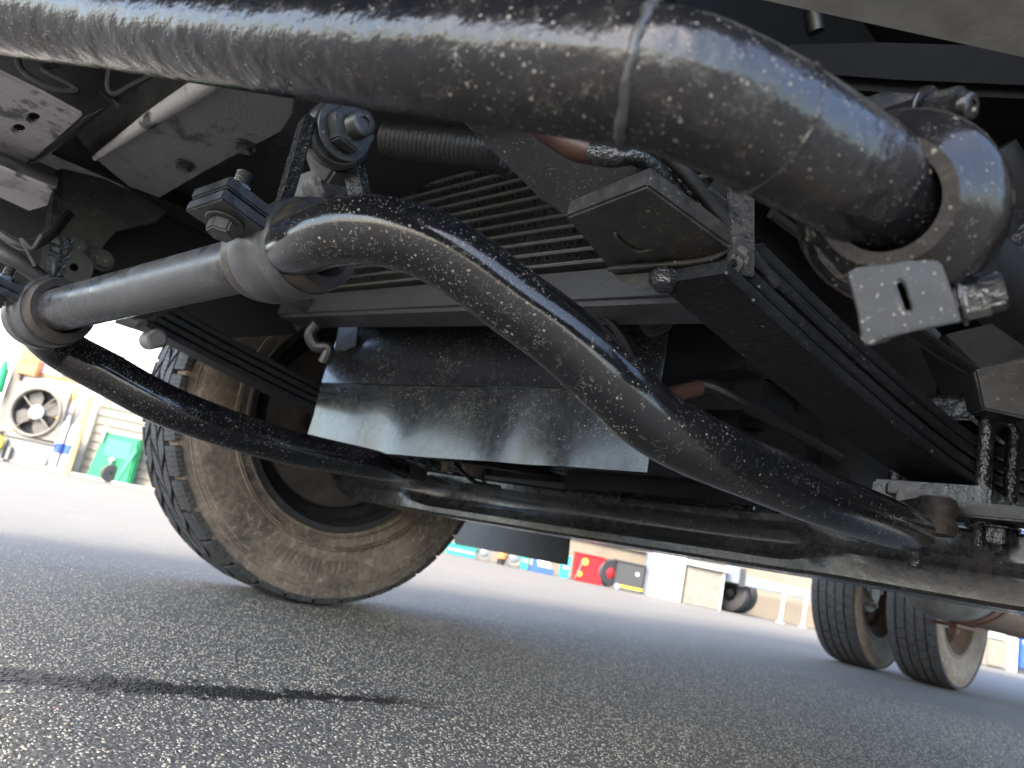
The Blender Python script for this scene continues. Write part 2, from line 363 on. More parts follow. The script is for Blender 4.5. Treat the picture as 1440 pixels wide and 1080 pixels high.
def slab(bm, pts, th, bev=0.0, holes=()):
    """flat plate through the outline pts, th = thickness vector, holes = closed outlines"""
    th = V(th); tmp = bmesh.new()
    es = []
    for loop in [pts] + list(holes):
        vs = [tmp.verts.new(V(p)) for p in loop]
        es += [tmp.edges.new((vs[i], vs[(i + 1) % len(vs)])) for i in range(len(vs))]
    if holes: bmesh.ops.triangle_fill(tmp, edges=es, use_beauty=True, use_dissolve=False)
    else: tmp.faces.new(tmp.verts[:])
    r = bmesh.ops.extrude_face_region(tmp, geom=tmp.faces[:])
    bmesh.ops.translate(tmp, verts=[g for g in r['geom'] if isinstance(g, bmesh.types.BMVert)], vec=th)
    bmesh.ops.recalc_face_normals(tmp, faces=tmp.faces[:])
    if bev:
        ed = [e for e in tmp.edges if len(e.link_faces) == 2 and e.calc_face_angle(0) > .5]
        bmesh.ops.bevel(tmp, geom=ed, offset=bev, segments=2, affect='EDGES', clamp_overlap=True)
    me = bpy.data.meshes.new('tmp'); tmp.to_mesh(me); tmp.free(); bm.from_mesh(me); bpy.data.meshes.remove(me)
def box(bm, c, size, ax=None, bev=0.0):
    c = V(c); X, Y, Z = ax if ax else (V((1, 0, 0)), V((0, 1, 0)), V((0, 0, 1)))
    a, b, d = (s / 2 for s in size)
    pts = [c + X * sx * a + Y * sy * b - Z * d for sx, sy in ((-1, -1), (1, -1), (1, 1), (-1, 1))]
    slab(bm, pts, Z * d * 2, bev)
def bx(bm, lo, hi, bev=0.0):
    lo, hi = V(lo), V(hi); box(bm, (lo + hi) / 2, hi - lo, bev=bev)
def cyl(bm, p0, p1, r, seg=24, bev=.0):
    p0, p1 = V(p0), V(p1); L = (p1 - p0).length; b = min(bev, L * .4, r * .5)
    pr = [(0, 0), (0, r - b), (b, r), (L - b, r), (L, r - b), (L, 0)] if b else [(0, 0), (0, r), (L, r), (L, 0)]
    lathe(bm, p0, p1 - p0, pr, seg)
def hexa(bm, p0, axis, r, h, bev=.0012):
    ax = V(axis).normalized(); u = ax.orthogonal().normalized(); w = ax.cross(u)
    pts = [V(p0) + (u * math.cos(a) + w * math.sin(a)) * r for a in [math.pi / 3 * k + .2 for k in range(6)]]
    slab(bm, pts, ax * h, bev)
def bolt(name, p0, axis, r, h, parent, mat, stud=0.0, washer=True, sr=.5):
    """hex head or nut with its washer and the threaded end that sticks out"""
    bm = bmesh.new(); ax = V(axis).normalized(); p = V(p0)
    if washer: cyl(bm, p, p + ax * h * .15, r * 1.28, 24, .0006); p = p + ax * h * .15
    hexa(bm, p, ax, r, h)
    if stud:
        pr = [(h, 0), (h, r * sr)]
        k = max(3, int(stud / .0016))
        for i in range(k):
            z = h + stud * (i + .5) / k; pr += [(z - stud * .25 / k, r * sr), (z + stud * .25 / k, r * sr * .93)]
        pr += [(h + stud, r * sr * .8), (h + stud, r * sr * .45), (h + stud * .8, r * sr * .4), (h + stud * .8, 0)]
        lathe(bm, p, ax, pr, 20)
    return obj(name, bm, mat, parent)

# ================================================================ THE GROUND
bm = bmesh.new()
nx = 24
xs = [-300, -40, -6, -1, 0, 1, 2, 4, 8, 20, 60, 300]; ys = [-300, -40, -8, -1, 0, 1, 2, 4, 8, 20, 60, 300]
gv = [[bm.verts.new((x, y, 0)) for y in ys] for x in xs]
for i in range(len(xs) - 1):
    for j in range(len(ys) - 1): bm.faces.new((gv[i][j], gv[i + 1][j], gv[i + 1][j + 1], gv[i][j + 1]))
me = bpy.data.meshes.new('asphalt_ground'); bm.to_mesh(me); bm.free(); me.materials.append(M['asphalt'])
g = bpy.data.objects.new('asphalt_ground', me); COL.objects.link(g); tag(g, kind='structure')

# stone chips standing proud of the bitumen
rng = np.random.default_rng(3)
cand = []
n_c = 260000
X = rng.uniform(-.1, 3.2, n_c); Y = rng.uniform(.05, 2.7, n_c)
ca, sa = math.cos(math.radians(40)), math.sin(math.radians(40))
dep = X * sa + Y * ca; lat = X * ca - Y * sa
keep = (dep > .42) & (np.abs(lat) < dep * .80 + .1) & (rng.uniform(0, 1, n_c) < np.clip(1.25 - .30 * dep, .25, 1) * np.clip((2.1 - Y) / .9, 0, 1) * np.clip((3.1 - X) / .9, 0, 1))
X, Y, dep = X[keep], Y[keep], dep[keep]; k = len(X)
R_ = rng.uniform(.0008, .0025, k) * rng.uniform(.75, 1.25, k); rot = rng.uniform(0, 6.28, k); asp = rng.uniform(.6, 1, k)
Hh = rng.uniform(.0002, .0010, k); seg = 6
vv = np.zeros((k, seg * 2, 3)); 
tx = rng.uniform(-.15, .15, (k, 2))
for s_ in range(seg):
    a = 2 * math.pi * s_ / seg + rng.uniform(-.28, .28, k); rad = R_ * rng.uniform(.8, 1.15, k)
    lx, ly = np.cos(a) * rad, np.sin(a) * rad * asp
    wx, wy = lx * np.cos(rot) - ly * np.sin(rot), lx * np.sin(rot) + ly * np.cos(rot)
    vv[:, s_] = np.stack([X + wx, Y + wy, np.full(k, -.0008)], 1)
    vv[:, s_ + seg] = np.stack([X + wx * .72, Y + wy * .72, Hh + wx * tx[:, 0] + wy * tx[:, 1]], 1)
faces = np.zeros((k, seg, 4), int)
for s_ in range(seg): faces[:, s_] = [s_, (s_ + 1) % seg, (s_ + 1) % seg + seg, s_ + seg]
base_ = (np.arange(k) * seg * 2)[:, None, None]
quads = (faces + base_).reshape(-1, 4)
tops = (np.arange(seg, 2 * seg)[None, :] + (np.arange(k) * seg * 2)[:, None])
me = bpy.data.meshes.new('asphalt_stones')
nv = k * seg * 2; me.vertices.add(nv); me.vertices.foreach_set('co', vv.reshape(-1))
lv = np.concatenate([quads.reshape(-1), tops.reshape(-1)]); me.loops.add(len(lv)); me.loops.foreach_set('vertex_index', lv)
nq, ntp = len(quads), len(tops); me.polygons.add(nq + ntp)
me.polygons.foreach_set('loop_start', np.concatenate([np.arange(nq) * 4, nq * 4 + np.arange(ntp) * seg]))
me.polygons.foreach_set('loop_total', np.concatenate([np.full(nq, 4), np.full(ntp, seg)]))
me.update(calc_edges=True); me.validate(); me.materials.append(M['stone'])
o = bpy.data.objects.new('asphalt_stones', me); COL.objects.link(o); tag(o, 'small grey and tan stone chips in the rough asphalt in the foreground', 'gravel', kind='stuff')

# ================================================================ THE TRUCK
TR = empty('truck', (1.5, .85, 0), 'black painted truck seen from underneath, front axle, springs and wheels above the asphalt', 'truck')
def part(name, bm, mat, parent=None, **k): return obj(name, bm, M[mat] if isinstance(mat, str) else mat, parent or TR, **k)

# ---- body over it all
bm = bmesh.new()
slab(bm, [(-.75, -.22, .80), (-.70, -.22, 1.35), (-.30, -.22, 2.35), (1.25, -.22, 2.35), (1.25, -.22, .95), (-.55, -.22, .95)], (0, 2.14, 0), .03)
part('cab', bm, 'white')
bm = bmesh.new(); bx(bm, (1.35, -.26, 1.12), (6.2, 1.97, 3.2), .02); part('cargo_box', bm, 'white')
bm = bmesh.new(); bx(bm, (-.55, -.2, .935), (1.25, 1.9, .948)); part('cab_floor', bm, 'dark')
for y0, y1, nm in ((.34, .40, 'frame_rail'), (1.30, 1.36, 'frame_rail')):
    bm = bmesh.new()
    if y0 < 1:
        bx(bm, (-.1, y0, .66), (5.9, y0 + .006, .84)); bx(bm, (-.1, y0, .654), (5.9, y0 + .06, .66)); bx(bm, (-.1, y0, .84), (5.9, y0 + .06, .846))
    else:
        bx(bm, (-.1, y1 - .006, .66), (5.9, y1, .84)); bx(bm, (-.1, y0, .654), (5.9, y1, .66)); bx(bm, (-.1, y0, .84), (5.9, y1, .846))
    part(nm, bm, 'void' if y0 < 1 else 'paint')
bm = bmesh.new()
bx(bm, (.95, .55, .50), (1.75, 1.1, .92), .05); bx(bm, (1.0, .62, .44), (1.5, 1.0, .52), .04)
part('engine', bm, 'darkmid')
bm = bmesh.new(); bx(bm, (1.06, .50, .345), (1.72, 1.14, .56), .05); part('oil_pan', bm, 'dark')
bm = bmesh.new(); bx(bm, (1.30, 1.15, .40), (1.46, 1.92, .95), .02); part('fender_liner', bm, 'dark')
bm = bmesh.new(); bx(bm, (1.34, -.20, .42), (1.46, .48, .95), .02); part('fender_liner', bm, 'dark')
bm = bmesh.new(); bx(bm, (-.45, 1.66, .505), (.30, 1.74, .94), .01); part('fender_liner', bm, 'darkmid')
bm = bmesh.new(); bx(bm, (-.50, 1.3, .62), (-.42, 1.9, .95), .01); part('front_fascia', bm, 'darkmid')
bm = bmesh.new(); bx(bm, (1.72, .66, .46), (2.3, 1.0, .8), .06); part('gearbox', bm, 'darkmid')
bm = bmesh.new(); cyl(bm, (2.28, .84, .58), (3.95, .84, .46), .045); part('propeller_shaft', bm, 'darkmid')
for i, x in enumerate((.24, 1.85, 2.9, 4.6)):
    bm = bmesh.new(); bx(bm, (x, .406, .68), (x + .08, 1.294, .82), .005); part('crossmember', bm, 'paint')

# ---- wheels
def tyre_profile(W_, R, rr, inner_lip=.012):
    h = W_ / 2; s = R - rr
    return [(-h * .72, rr), (-h * .80, rr + .006), (-h * .82, rr + .016), (-h * .90, rr + s * .22), (-h * 1.0, rr + s * .42), (-h * 1.03, rr + s * .55),
            (-h * 1.02, rr + s * .66), (-h * .985, rr + s * .76), (-h * .97, rr + s * .775), (-h * .965, rr + s * .79), (-h * .95, rr + s * .87), (-h * .93, rr + s * .915), (-h * .5, R - .012), (0, R - .010),
            (h * .5, R - .012), (h * .93, rr + s * .915), (h * .95, rr + s * .87), (h * .985, rr + s * .76), (h * 1.03, rr + s * .55), (h * .90, rr + s * .22), (h * .8, rr + .006), (h * .72, rr)]
def tread_blocks(bm, c, R, W_, rows, count, depth=.012, skew=.35, gap=.16, groove=.010, shoulder=True, bend=0.0, sub=2):
    """one lug after another round the tyre; rows side by side across the width"""
    c = V(c); h = W_ / 2 * .97; rw = (2 * h) / rows
    for row in range(rows):
        y0 = -h + row * rw + (groove / 2 if row else 0); y1 = -h + (row + 1) * rw - (groove / 2 if row < rows - 1 else 0)
        off = (row % 2) * .5 + .13 * row
        edge = row in (0, rows - 1)
        for k in range(count):
            g = gap * (.55 if edge else 1)
            a0 = 2 * math.pi * (k + off + g / 2) / count; a1 = 2 * math.pi * (k + off + 1 - g / 2) / count
            sk = 0 if edge and shoulder else skew * (1 if row % 2 else -1) * 2 * math.pi / count
            def P_(y, a, r):
                t = (y - (y0 + y1) / 2) / rw
                aa = a + sk * t + (bend * (1 - 4 * t * t) * 2 * math.pi / count)
                drop = max(0, abs(y) / h - .6) ** 2 * .05
                return c + V((math.cos(aa) * (r - drop), y, math.sin(aa) * (r - drop)))
            ys = [y0, (y0 + y1) / 2, y1]; n_a = sub
            top = [[bm.verts.new(P_(y, a0 + (a1 - a0) * j / n_a, R)) for y in ys] for j in range(n_a + 1)]
            wid = 1.0
            bot = [[bm.verts.new(P_(y, a0 + (a1 - a0) * j / n_a, R - depth - .004)) for y in ys] for j in range(n_a + 1)]
            if edge:   # the shoulder lug turns down over the edge of the sidewall
                e = 0 if row == 0 else 2; sg = -1 if row == 0 else 1
                for j in range(n_a + 1):
                    v = bot[j][e]; rad = (v.co - c); yy = rad.y; rad.y = 0
                    v.co = c + rad.normalized() * (R - .020) + V((0, sg * W_ / 2 * .985, 0))
            for j in range(n_a):
                for q in (0, 1): bm.faces.new((top[j][q], top[j][q + 1], top[j + 1][q + 1], top[j + 1][q]))
                bm.faces.new((top[j][0], top[j + 1][0], bot[j + 1][0], bot[j][0])); bm.faces.new((top[j][2], bot[j][2], bot[j + 1][2], top[j + 1][2]))
            for q in (0, 1):
                bm.faces.new((top[0][q], bot[0][q], bot[0][q + 1], top[0][q + 1])); bm.faces.new((top[n_a][q], top[n_a][q + 1], bot[n_a][q + 1], bot[n_a][q]))
def wheel(name, c, R, W_, rr, side, front=True, dished=1):
    """c = centre, wheel turns on the y axis, side = -1: inner face towards -y"""
    root = bpy.data.objects.new(name, None); COL.objects.link(root); root.parent = TR; root.location = V(c) - ORIG[TR.name]; ORIG[root.name] = V(c)
    bm = bmesh.new(); lathe(bm, c, (0, 1, 0), tyre_profile(W_, R, rr), 96); obj('tyre', bm, M['sidewall' if front else 'sidewall_rear'], root)
    bm = bmesh.new()
    if front: tread_blocks(bm, c, R, W_, 5, 36, skew=.6, gap=.26, groove=.010, depth=.015, sub=2)
    else: tread_blocks(bm, c, R, W_, 5, 46, skew=.12, gap=.10, groove=.009, bend=.22, sub=2)
    obj('tread', bm, M['tread'], root, ang=25)
    bm = bmesh.new(); h = W_ / 2; s = side
    pr = [(s * h * .80, rr + .012), (s * h * .84, rr + .008), (s * h * .82, rr - .004), (s * h * .6, rr - .012), (s * h * .45, rr - .030), (0, rr - .034), (-s * h * .55, rr - .032),
          (-s * h * .60, rr * .62), (-s * h * .72, rr * .55), (-s * h * .75, rr * .30), (-s * h * .62, rr * .28), (-s * h * .50, rr * .58), (-s * h * .35, rr - .045), (s * h * .3, rr - .045), (s * h * .6, rr - .02)]
    lathe(bm, c, (0, 1, 0), pr, 64); obj('rim', bm, M['rimdark' if front else 'rustbrown'], root)
    bm = bmesh.new()
    if front:
        lathe(bm, c, (0, 1, 0), [(s * .02, 0), (s * .02, .10), (s * .055, .11), (s * .06, .175), (s * .05, .205), (s * .0, .212), (-s * .04, .212), (-s * .04, .12), (-s * .05, 0)], 48)
        for k in range(8):
            a = k * math.pi / 4 + .2; hexa(bm, V(c) + V((math.cos(a) * .135, s * .058, math.sin(a) * .135)), (0, s, 0), .010, .012)
        obj('brake_plate', bm, M['rimbrown'], root)
    else:
        lathe(bm, c, (0, 1, 0), [(-s * h * .3, 0), (s * h * .5, .001), (s * h * .5, .05), (s * h * .35, .06), (s * h * .3, .11), (-s * h * .3, .12)], 40)
        for k in range(6):
            a = k * math.pi / 3; hexa(bm, V(c) + V((math.cos(a) * .085, s * h * .31, math.sin(a) * .085)), (0, s, 0), .013, .018)
        obj('hub', bm, M['rimwhite'], root)
    return root
FW = (.885, 1.705, .432)
w1 = wheel('front_wheel', FW, .432, .235, .252, -1)
# raised maker's ribs moulded on the inner sidewall
tyre = w1.children[0]
bm = bmesh.new()
for k in range(16):
    a = math.radians(-112 + k * 2.4); r0, r1 = .325, .357
    d = V((math.cos(a), 0, math.sin(a))); t = V((-math.sin(a), 0, math.cos(a)))
    p = V(FW) + V((0, -.1212, 0)); box(bm, p + d * (r0 + r1) / 2, (r1 - r0, .0026, .003 + .004 * (k % 3 == 0)), (d, V((0, 1, 0)), t))
for r_, o_ in ((.378, .1165), (.392, .1135), (.300, .1155), (.294, .1140), (.270, .1040)):
    lathe(bm, V(FW) + V((0, -o_, 0)), (0, 1, 0), [(-.0012, r_ - .002), (-.0024, r_), (-.0012, r_ + .002), (.003, r_ + .002), (.003, r_ - .002)], 96, closed=True)
obj('sidewall_rib', bm, M['sidewall'], w1)
RI = (4.06, 1.335, .385)
wn = copy_part(w1, TR, V((.885, -.12, .432)) - ORIG[TR.name]); wn.scale = (1, -1, 1)
r1_ = wheel('rear_wheel', RI, .385, .215, .232, -1, False)
r2_ = copy_part(r1_, TR, V((4.06, 1.335 + .36, .385)) - ORIG[TR.name])
for yy in (.37, .03): copy_part(r1_, TR, V((4.06, yy, .385)) - ORIG[TR.name])
bm = bmesh.new(); cyl(bm, (4.06, .42, .41), (4.06, 1.25, .41), .07); lathe(bm, (4.06, .66, .41), (0, 1, 0), [(0, .07), (.06, .15), (.16, .19), (.26, .15), (.34, .07)], 32); part('rear_axle', bm, 'darkmid')

# ---- front axle: forged I-beam that drops between the spring seats
def axle():
    bm = bmesh.new()
    # (y, z bottom, z top, half width)
    st = [(1.66, .37, .44, .035), (1.60, .33, .41, .04), (1.53, .275, .365, .042), (1.46, .258, .338, .044), (1.40, .252, .330, .048), (1.24, .252, .330, .048), (1.17, .252, .332, .040),
          (1.08, .252, .330, .038), (.9, .253, .326, .038), (.7, .255, .325, .038), (.52, .257, .325, .038), (.44, .258, .328, .040), (.38, .259, .330, .048), (.18, .259, .330, .048), (.10, .275, .35, .042), (.05, .33, .40, .04), (0.0, .37, .44, .035)]
    rings = []
    for y, z0, z1, w in st:
        pad = y > 1.2 and y < 1.5 or y < .42 and y > .1
        f = .013 if not pad else .020; wb = w * (.38 if not pad else .9); x = .87
        q = .004
        prof = [(-w, z0 + q), (-w + q, z0), (w - q, z0), (w, z0 + q), (w, z0 + f), (wb + .006, z0 + f + .008), (wb, z0 + f + .018), (wb, z1 - f - .018), (wb + .006, z1 - f - .008), (w, z1 - f), (w, z1 - q), (w - q, z1), (-w + q, z1), (-w, z1 - q), (-w, z1 - f), (-wb - .006, z1 - f - .008), (-wb, z1 - f - .018), (-wb, z0 + f + .018), (-wb - .006, z0 + f + .008), (-w, z0 + f)]
        rings.append([(x + px, y, pz) for px, pz in prof])
    # resample along y for smoothness
    n_ = len(rings[0]); cols = [spline([r[i] for r in rings], 4) for i in range(n_)]
    vs = [[bm.verts.new(cols[i][j]) for i in range(n_)] for j in range(len(cols[0]))]
    for a, b in zip(vs, vs[1:]):
        for i in range(n_): bm.faces.new((a[i], a[(i + 1) % n_], b[(i + 1) % n_], b[i]))
    bm.faces.new(vs[0]); bm.faces.new(vs[-1][::-1])
    return bm
ax_ = part('front_axle', axle(), 'axle')
for y in (1.70, -.02):
    bm = bmesh.new(); cyl(bm, (.90, y, .30), (.90, y, .50), .03, 24, .004); bx(bm, (.85, y - .04, .36), (.95, y + .03, .46), .01)
    part('king_pin', bm, 'rimbrown')

# ---- leaf springs
def leaf_spring(yf, yr, front_x, front_z, seat_z, n_=6, w=.06):
    root = empty('leaf_spring', (.87, yr, seat_z)); root.parent = TR; root.location = V((.87, yr, seat_z)) - ORIG[TR.name]
    for i in range(n_):
        th = .011; wi = w * (1 - .05 * (i % 2)) 
        x0 = front_x + (0 if i == 0 else .01 * i if i < 2 else .02 * i - .02); x1 = 1.95 - (0 if i < 2 else .11 * i)
        bm = bmesh.new(); prev = None; K = 26; rows = []
        for j in range(K + 1):
            x = x0 + (x1 - x0) * j / K; t = (x - .87) / (.87 - front_x)
            z = seat_z + (front_z - seat_z) * abs(t) ** 1.35 * (1 if t < 0 else .75) + i * (th + .0028); y = yr + (yf - yr) * max(0, -t)
            ww = wi / 2; dz = th
            rows.append([bm.verts.new(p) for p in ((x, y - ww + .002, z), (x, y + ww - .002, z), (x, y + ww, z + .002), (x, y + ww, z + dz - .002), (x, y + ww - .002, z + dz), (x, y - ww + .002, z + dz), (x, y - ww, z + dz - .002), (x, y - ww, z + .002))])
        for a, b in zip(rows, rows[1:]):
            for q in range(8): bm.faces.new((a[q], a[(q + 1) % 8], b[(q + 1) % 8], b[q]))
        bm.faces.new(rows[0]); bm.faces.new(rows[-1][::-1])
        obj('leaf', bm, M['leaf'], root)
    for x in (.825, .915):
        bm = bmesh.new(); a_, b_ = yr - w / 2 - .008, yr + w / 2 + .008; zt = seat_z + .075
        tube(bm, [(x, a_, seat_z - .062), (x, a_, zt), (x, a_ + .002, zt + .006), (x, a_ + .008, zt + .010), (x, b_ - .008, zt + .010), (x, b_ - .002, zt + .006), (x, b_, zt), (x, b_, seat_z - .062)], .0075, 12)
        obj('u_bolt', bm, M['lumpy'], root)
        for y in (a_, b_):
            bm = bmesh.new(); hexa(bm, (x, y, seat_z - .045), (0, 0, 1), .0135, .014); obj('nut', bm, M['lumpy'], root)
    bm = bmesh.new(); bx(bm, (.80, yr - w / 2 - .022, seat_z - .028), (.94, yr + w / 2 + .022, seat_z - .006), .003); bx(bm, (.81, yr - w / 2, seat_z + .062), (.93, yr + w / 2, seat_z + .085), .003)
    obj('spring_seat', bm, M['paint_clean'], root)
    return root
LS = leaf_spring(.343, .283, .445, .452, .374, 4, .066)
leaf_spring(1.33, 1.345, .30, .448, .372, 4)

# ---- stabiliser bar
Pf = V((0.1140, 0.8676, 0.3564)); Pn = V((0.1885, 0.5217, 0.3897))
path = [(0.6890, 1.0671, 0.3066), (0.5935, 1.0020, 0.3007), (0.4239, 0.9404, 0.2896), (0.2764, 0.9283, 0.2976), ((0.1952, 0.9501, 0.3194)), (0.1491, 0.9648, 0.3334), (0.1193, 0.9336, 0.3433), tuple(Pf)]
rad = [.021, .0225, .0235, .0245, .0250, .0240, .0225, .0215]
bm = bmesh.new(); tube(bm, path, rad, 32, 8)
part('stabiliser_arm', bm, 'bar')
bm = bmesh.new(); a = (Pn - Pf)
tube(bm, [Pf - a * .03, Pf, Pf + a * .33, Pf + a * .66, Pn], [.0215, .0215, .0213, .021, .021], 32, 4); part('stabiliser_bar', bm, 'tubegrey')
path = [tuple(Pn), (0.1806, 0.4564, 0.3845), (0.1811, 0.4132, 0.3845), (0.1922, 0.3810, 0.3851), (0.2136, 0.3574, 0.3815), (0.2359, 0.3412, 0.3729), (0.2601, 0.3258, 0.3602), (0.2883, 0.3076, 0.3455), (0.3213, 0.2885, 0.3246), (0.3493, 0.2783, 0.3107), (0.3865, 0.2689, 0.3043), (0.4483, 0.2618, 0.3020), (0.5334, 0.2575, 0.3007), (0.6513, 0.2580, 0.3037), (0.7063, 0.2582, 0.3051)]
rad = [.021, .0205, .0205, .0208, .021, .021, .021, .021, .021, .0208, .0206, .0206, .0208, .0205, .018]
bm = bmesh.new(); tube(bm, path, rad, 40, 8); part('stabiliser_arm', bm, 'bar')

def sway_clamp(p, axis, r, length, flange_dir, up, earlen=.045, scale=1.0, earw=None):
    """rubber bushing, two-lobed strap round it and the bolted ears"""
    ax = V(axis).normalized(); L = length
    root = empty('bar_clamp', p); root.parent = TR; root.location = V(p) - ORIG[TR.name]; ORIG[root.name] = V(p)
    fd = V(flange_dir); fd = (fd - ax * fd.dot(ax)).normalized(); u = ax.cross(fd).normalized()
    if u.dot(V(up)) < 0: u = -u
    bm = bmesh.new(); lathe(bm, V(p) - ax * L * .5, ax, [(-.010, r * 1.04), (-.013, r * 1.12), (-.013, r * 1.46), (-.008, r * 1.54), (L + .010, r * 1.54), (L + .016, r * 1.46), (L + .016, r * 1.12), (L + .012, r * 1.04)], 48)
    obj('bushing', bm, M['rubber'], root)
    bm = bmesh.new()
    lathe(bm, V(p) - ax * L * .5, ax, [(0, r * 1.44), (0, r * 1.60), (.0025, r * 1.66), (L * .30, r * 1.68), (L * .36, r * 1.60), (L * .64, r * 1.60), (L * .70, r * 1.68), (L - .0025, r * 1.66), (L, r * 1.60), (L, r * 1.44)], 48)
    obj('strap', bm, M['tubegrey'], root)
    for sgn in (1, -1):
        bm = bmesh.new(); c = V(p) + fd * (r * 1.35 + earlen / 2) + u * sgn * .0048 * scale
        w_ = earw or L * .9
        pts = [c + fd * (-earlen / 2) + ax * w_ / 2, c + fd * (earlen / 2) + ax * w_ / 2, c + fd * (earlen / 2) - ax * w_ / 2, c + fd * (-earlen / 2) - ax * w_ / 2]
        slab(bm, [q - u * .004 * scale for q in pts], u * .008 * scale, .0012); obj('ear', bm, M['paint'], root)
    cb = V(p) + fd * (r * 1.35 + earlen * .55)
    bolt('bolt', cb + u * .009 * scale, u, .009 * scale, .008 * scale, root, M['paint_clean'], stud=.011 * scale, sr=.6)
    bolt('bolt', cb - u * .009 * scale, -u, .0095 * scale, .009 * scale, root, M['bracket'])
    return root
a = (Pn - Pf).normalized()
sway_clamp((0.1895, 0.5005, 0.3910), a, .0212, .046, (-1, 0, .12), (0, 0, 1), .040, 1.05)
sway_clamp((0.1132, 0.8884, 0.3560), a, .0215, .040, (-1, 0, .10), (0, 0, 1), .034, .9)

# hangers that carry the clamps: flat bars up to the frame
def strap(name, p0, p1, wv, th, mat, bev=.001):
    bm = bmesh.new(); p0, p1, wv, th = V(p0), V(p1), V(wv), V(th)
    K = 14; 
    slab(bm, [p0 - wv / 2, p0 + wv / 2, p1 + wv / 2, p1 - wv / 2], th, bev)
    return part(name, bm, mat)
h0, h1 = (0.1888, 0.5483, 0.4364), (0.1768, 0.5143, 0.4977)
strap('hanger_bar', h0, h1, (-.003, -.021, .001), (.010, .002, 0), 'lumpy')
strap('hanger_bar', (0.2471, 0.5275, 0.4550), (0.2258, 0.5327, 0.4999), (.004, -.020, 0), (.010, .002, 0), 'lumpy')
strap('hanger_bar', (0.1126, 0.9296, 0.3773), (0.1069, 0.9156, 0.4436), (-.003, -.022, 0), (.010, .002, 0), 'lumpy')
bm = bmesh.new()
slab(bm, [(0.1925, 0.5442, 0.5106), (0.1995, 0.5441, 0.5375), (0.2058, 0.5363, 0.5464), (0.2450, 0.5210, 0.4843), (0.2188, 0.5310, 0.4796), (0.2061, 0.5393, 0.4879)], (.008, .03, .0), .002)
part('hanger_bracket', bm, 'paint')
bm = bmesh.new(); cyl(bm, (0.2091, 0.5257, 0.5032), (0.2070, 0.5086, 0.4992), .026, 32, .003); part('washer', bm, 'paint')
na = V((0.2091, 0.4599, 0.4995)) - V((0.2048, 0.5167, 0.5005))
bolt('frame_bolt', (0.2076, 0.5062, 0.5012), na, .0185, .014, TR, M['paint'], stud=.012, sr=.55)
bm = bmesh.new(); lathe(bm, (0.2419, 0.6006, 0.4952), (0, 1, .1), [(-.02, 0), (-.02, .012), (-.015, .016), (.03, .016), (.03, 0)], 20); part('spacer_tube', bm, 'frame_grey')

# ---- drag link (the thick bent tube across the top)
path = [(-0.1611, 0.8695, 0.5512), (-0.0691, 0.6958, 0.5148), (-0.0082, 0.5609, 0.4802), (0.0391, 0.4723, 0.4646), (0.0768, 0.3862, 0.4444), (0.1061, 0.3133, 0.4266), (0.1295, 0.2536, 0.4122), (0.1470, 0.2158, 0.4040), (0.1602, 0.1878, 0.3980), (0.1717, 0.1690, 0.3949), (0.1841, 0.1570, 0.3934), (0.2036, 0.1465, 0.3918), (0.2262, 0.1385, 0.3908), (0.2544, 0.1320, 0.3912), (0.2954, 0.1273, 0.3949)]
bm = bmesh.new(); tube(bm, path, .0252, 56, 8, jit=.00006)
dl = part('drag_link', bm, 'pipe')
pw = [V(p) for p in path]
def bead(p, d, r, n_=64, rr=.0016, name='weld_bead', mat='pipe', a0=0, a1=2 * math.pi, wob=.0009):
    bm = bmesh.new(); d = V(d).normalized(); u = d.orthogonal().normalized(); w = d.cross(u); pts = []; rads = []
    for k in range(n_ + 1):
        a_ = a0 + (a1 - a0) * k / n_
        pts.append(V(p) + (u * math.cos(a_) + w * math.sin(a_)) * r + d * random.uniform(-wob, wob)); rads.append(rr * random.uniform(.75, 1.35))
    tube(bm, pts, rads, 8); return obj(name, bm, M[mat], TR)
bead(pw[9], pw[10] - pw[8], .0253, rr=.0019, wob=.0005, mat='bracket')
bead(pw[11] + (pw[12] - pw[11]) * .62, pw[12] - pw[11], .0251, rr=.0010, wob=.0006)
# ring clamp at its end
dv = ((pw[-1] - pw[-2]).normalized() * .50 + (V((0.2885, 0.1261, 0.3913)) - V((0, 0, 0.22))).normalized() * .80).normalized(); pc = V((0.2809, 0.1221, 0.3856))
CR = empty('link_end_clamp', pc); CR.parent = TR; CR.location = pc - ORIG[TR.name]
bm = bmesh.new()
lathe(bm, pc, dv, [(-.010, .020), (-.010, .0258), (-.006, .0290), (.000, .0345), (.004, .0385), (.009, .0405), (.025, .0408), (.028, .0390), (.028, 0)], 72)
obj('ring', bm, M['clamp'], CR)
bm = bmesh.new(); tube(bm, [pc + dv * .018, pc + dv * .05, (0.4830, 0.1050, 0.3993), (0.6222, 0.0943, 0.4017)], [.024, .018, .018, .018], 32, 6); obj('ball_joint_stem', bm, M['void'], CR)
bm = bmesh.new(); qb = V((0.3264, 0.0999, 0.4000)); rt_ = (V((0.3370, 0.0902, 0.4030)) - qb).normalized(); up_ = (V((0.3245, 0.0975, 0.4141)) - qb).normalized()
slab(bm, [qb + rt_ * a_ + up_ * b_ for a_, b_ in ((-.006, -.012), (.003, -.010), (.0065, -.003), (.0065, .006), (.003, .012), (-.006, .013))], dv * .020, .0015); obj('clamp_boss', bm, M['lumpy'], CR)
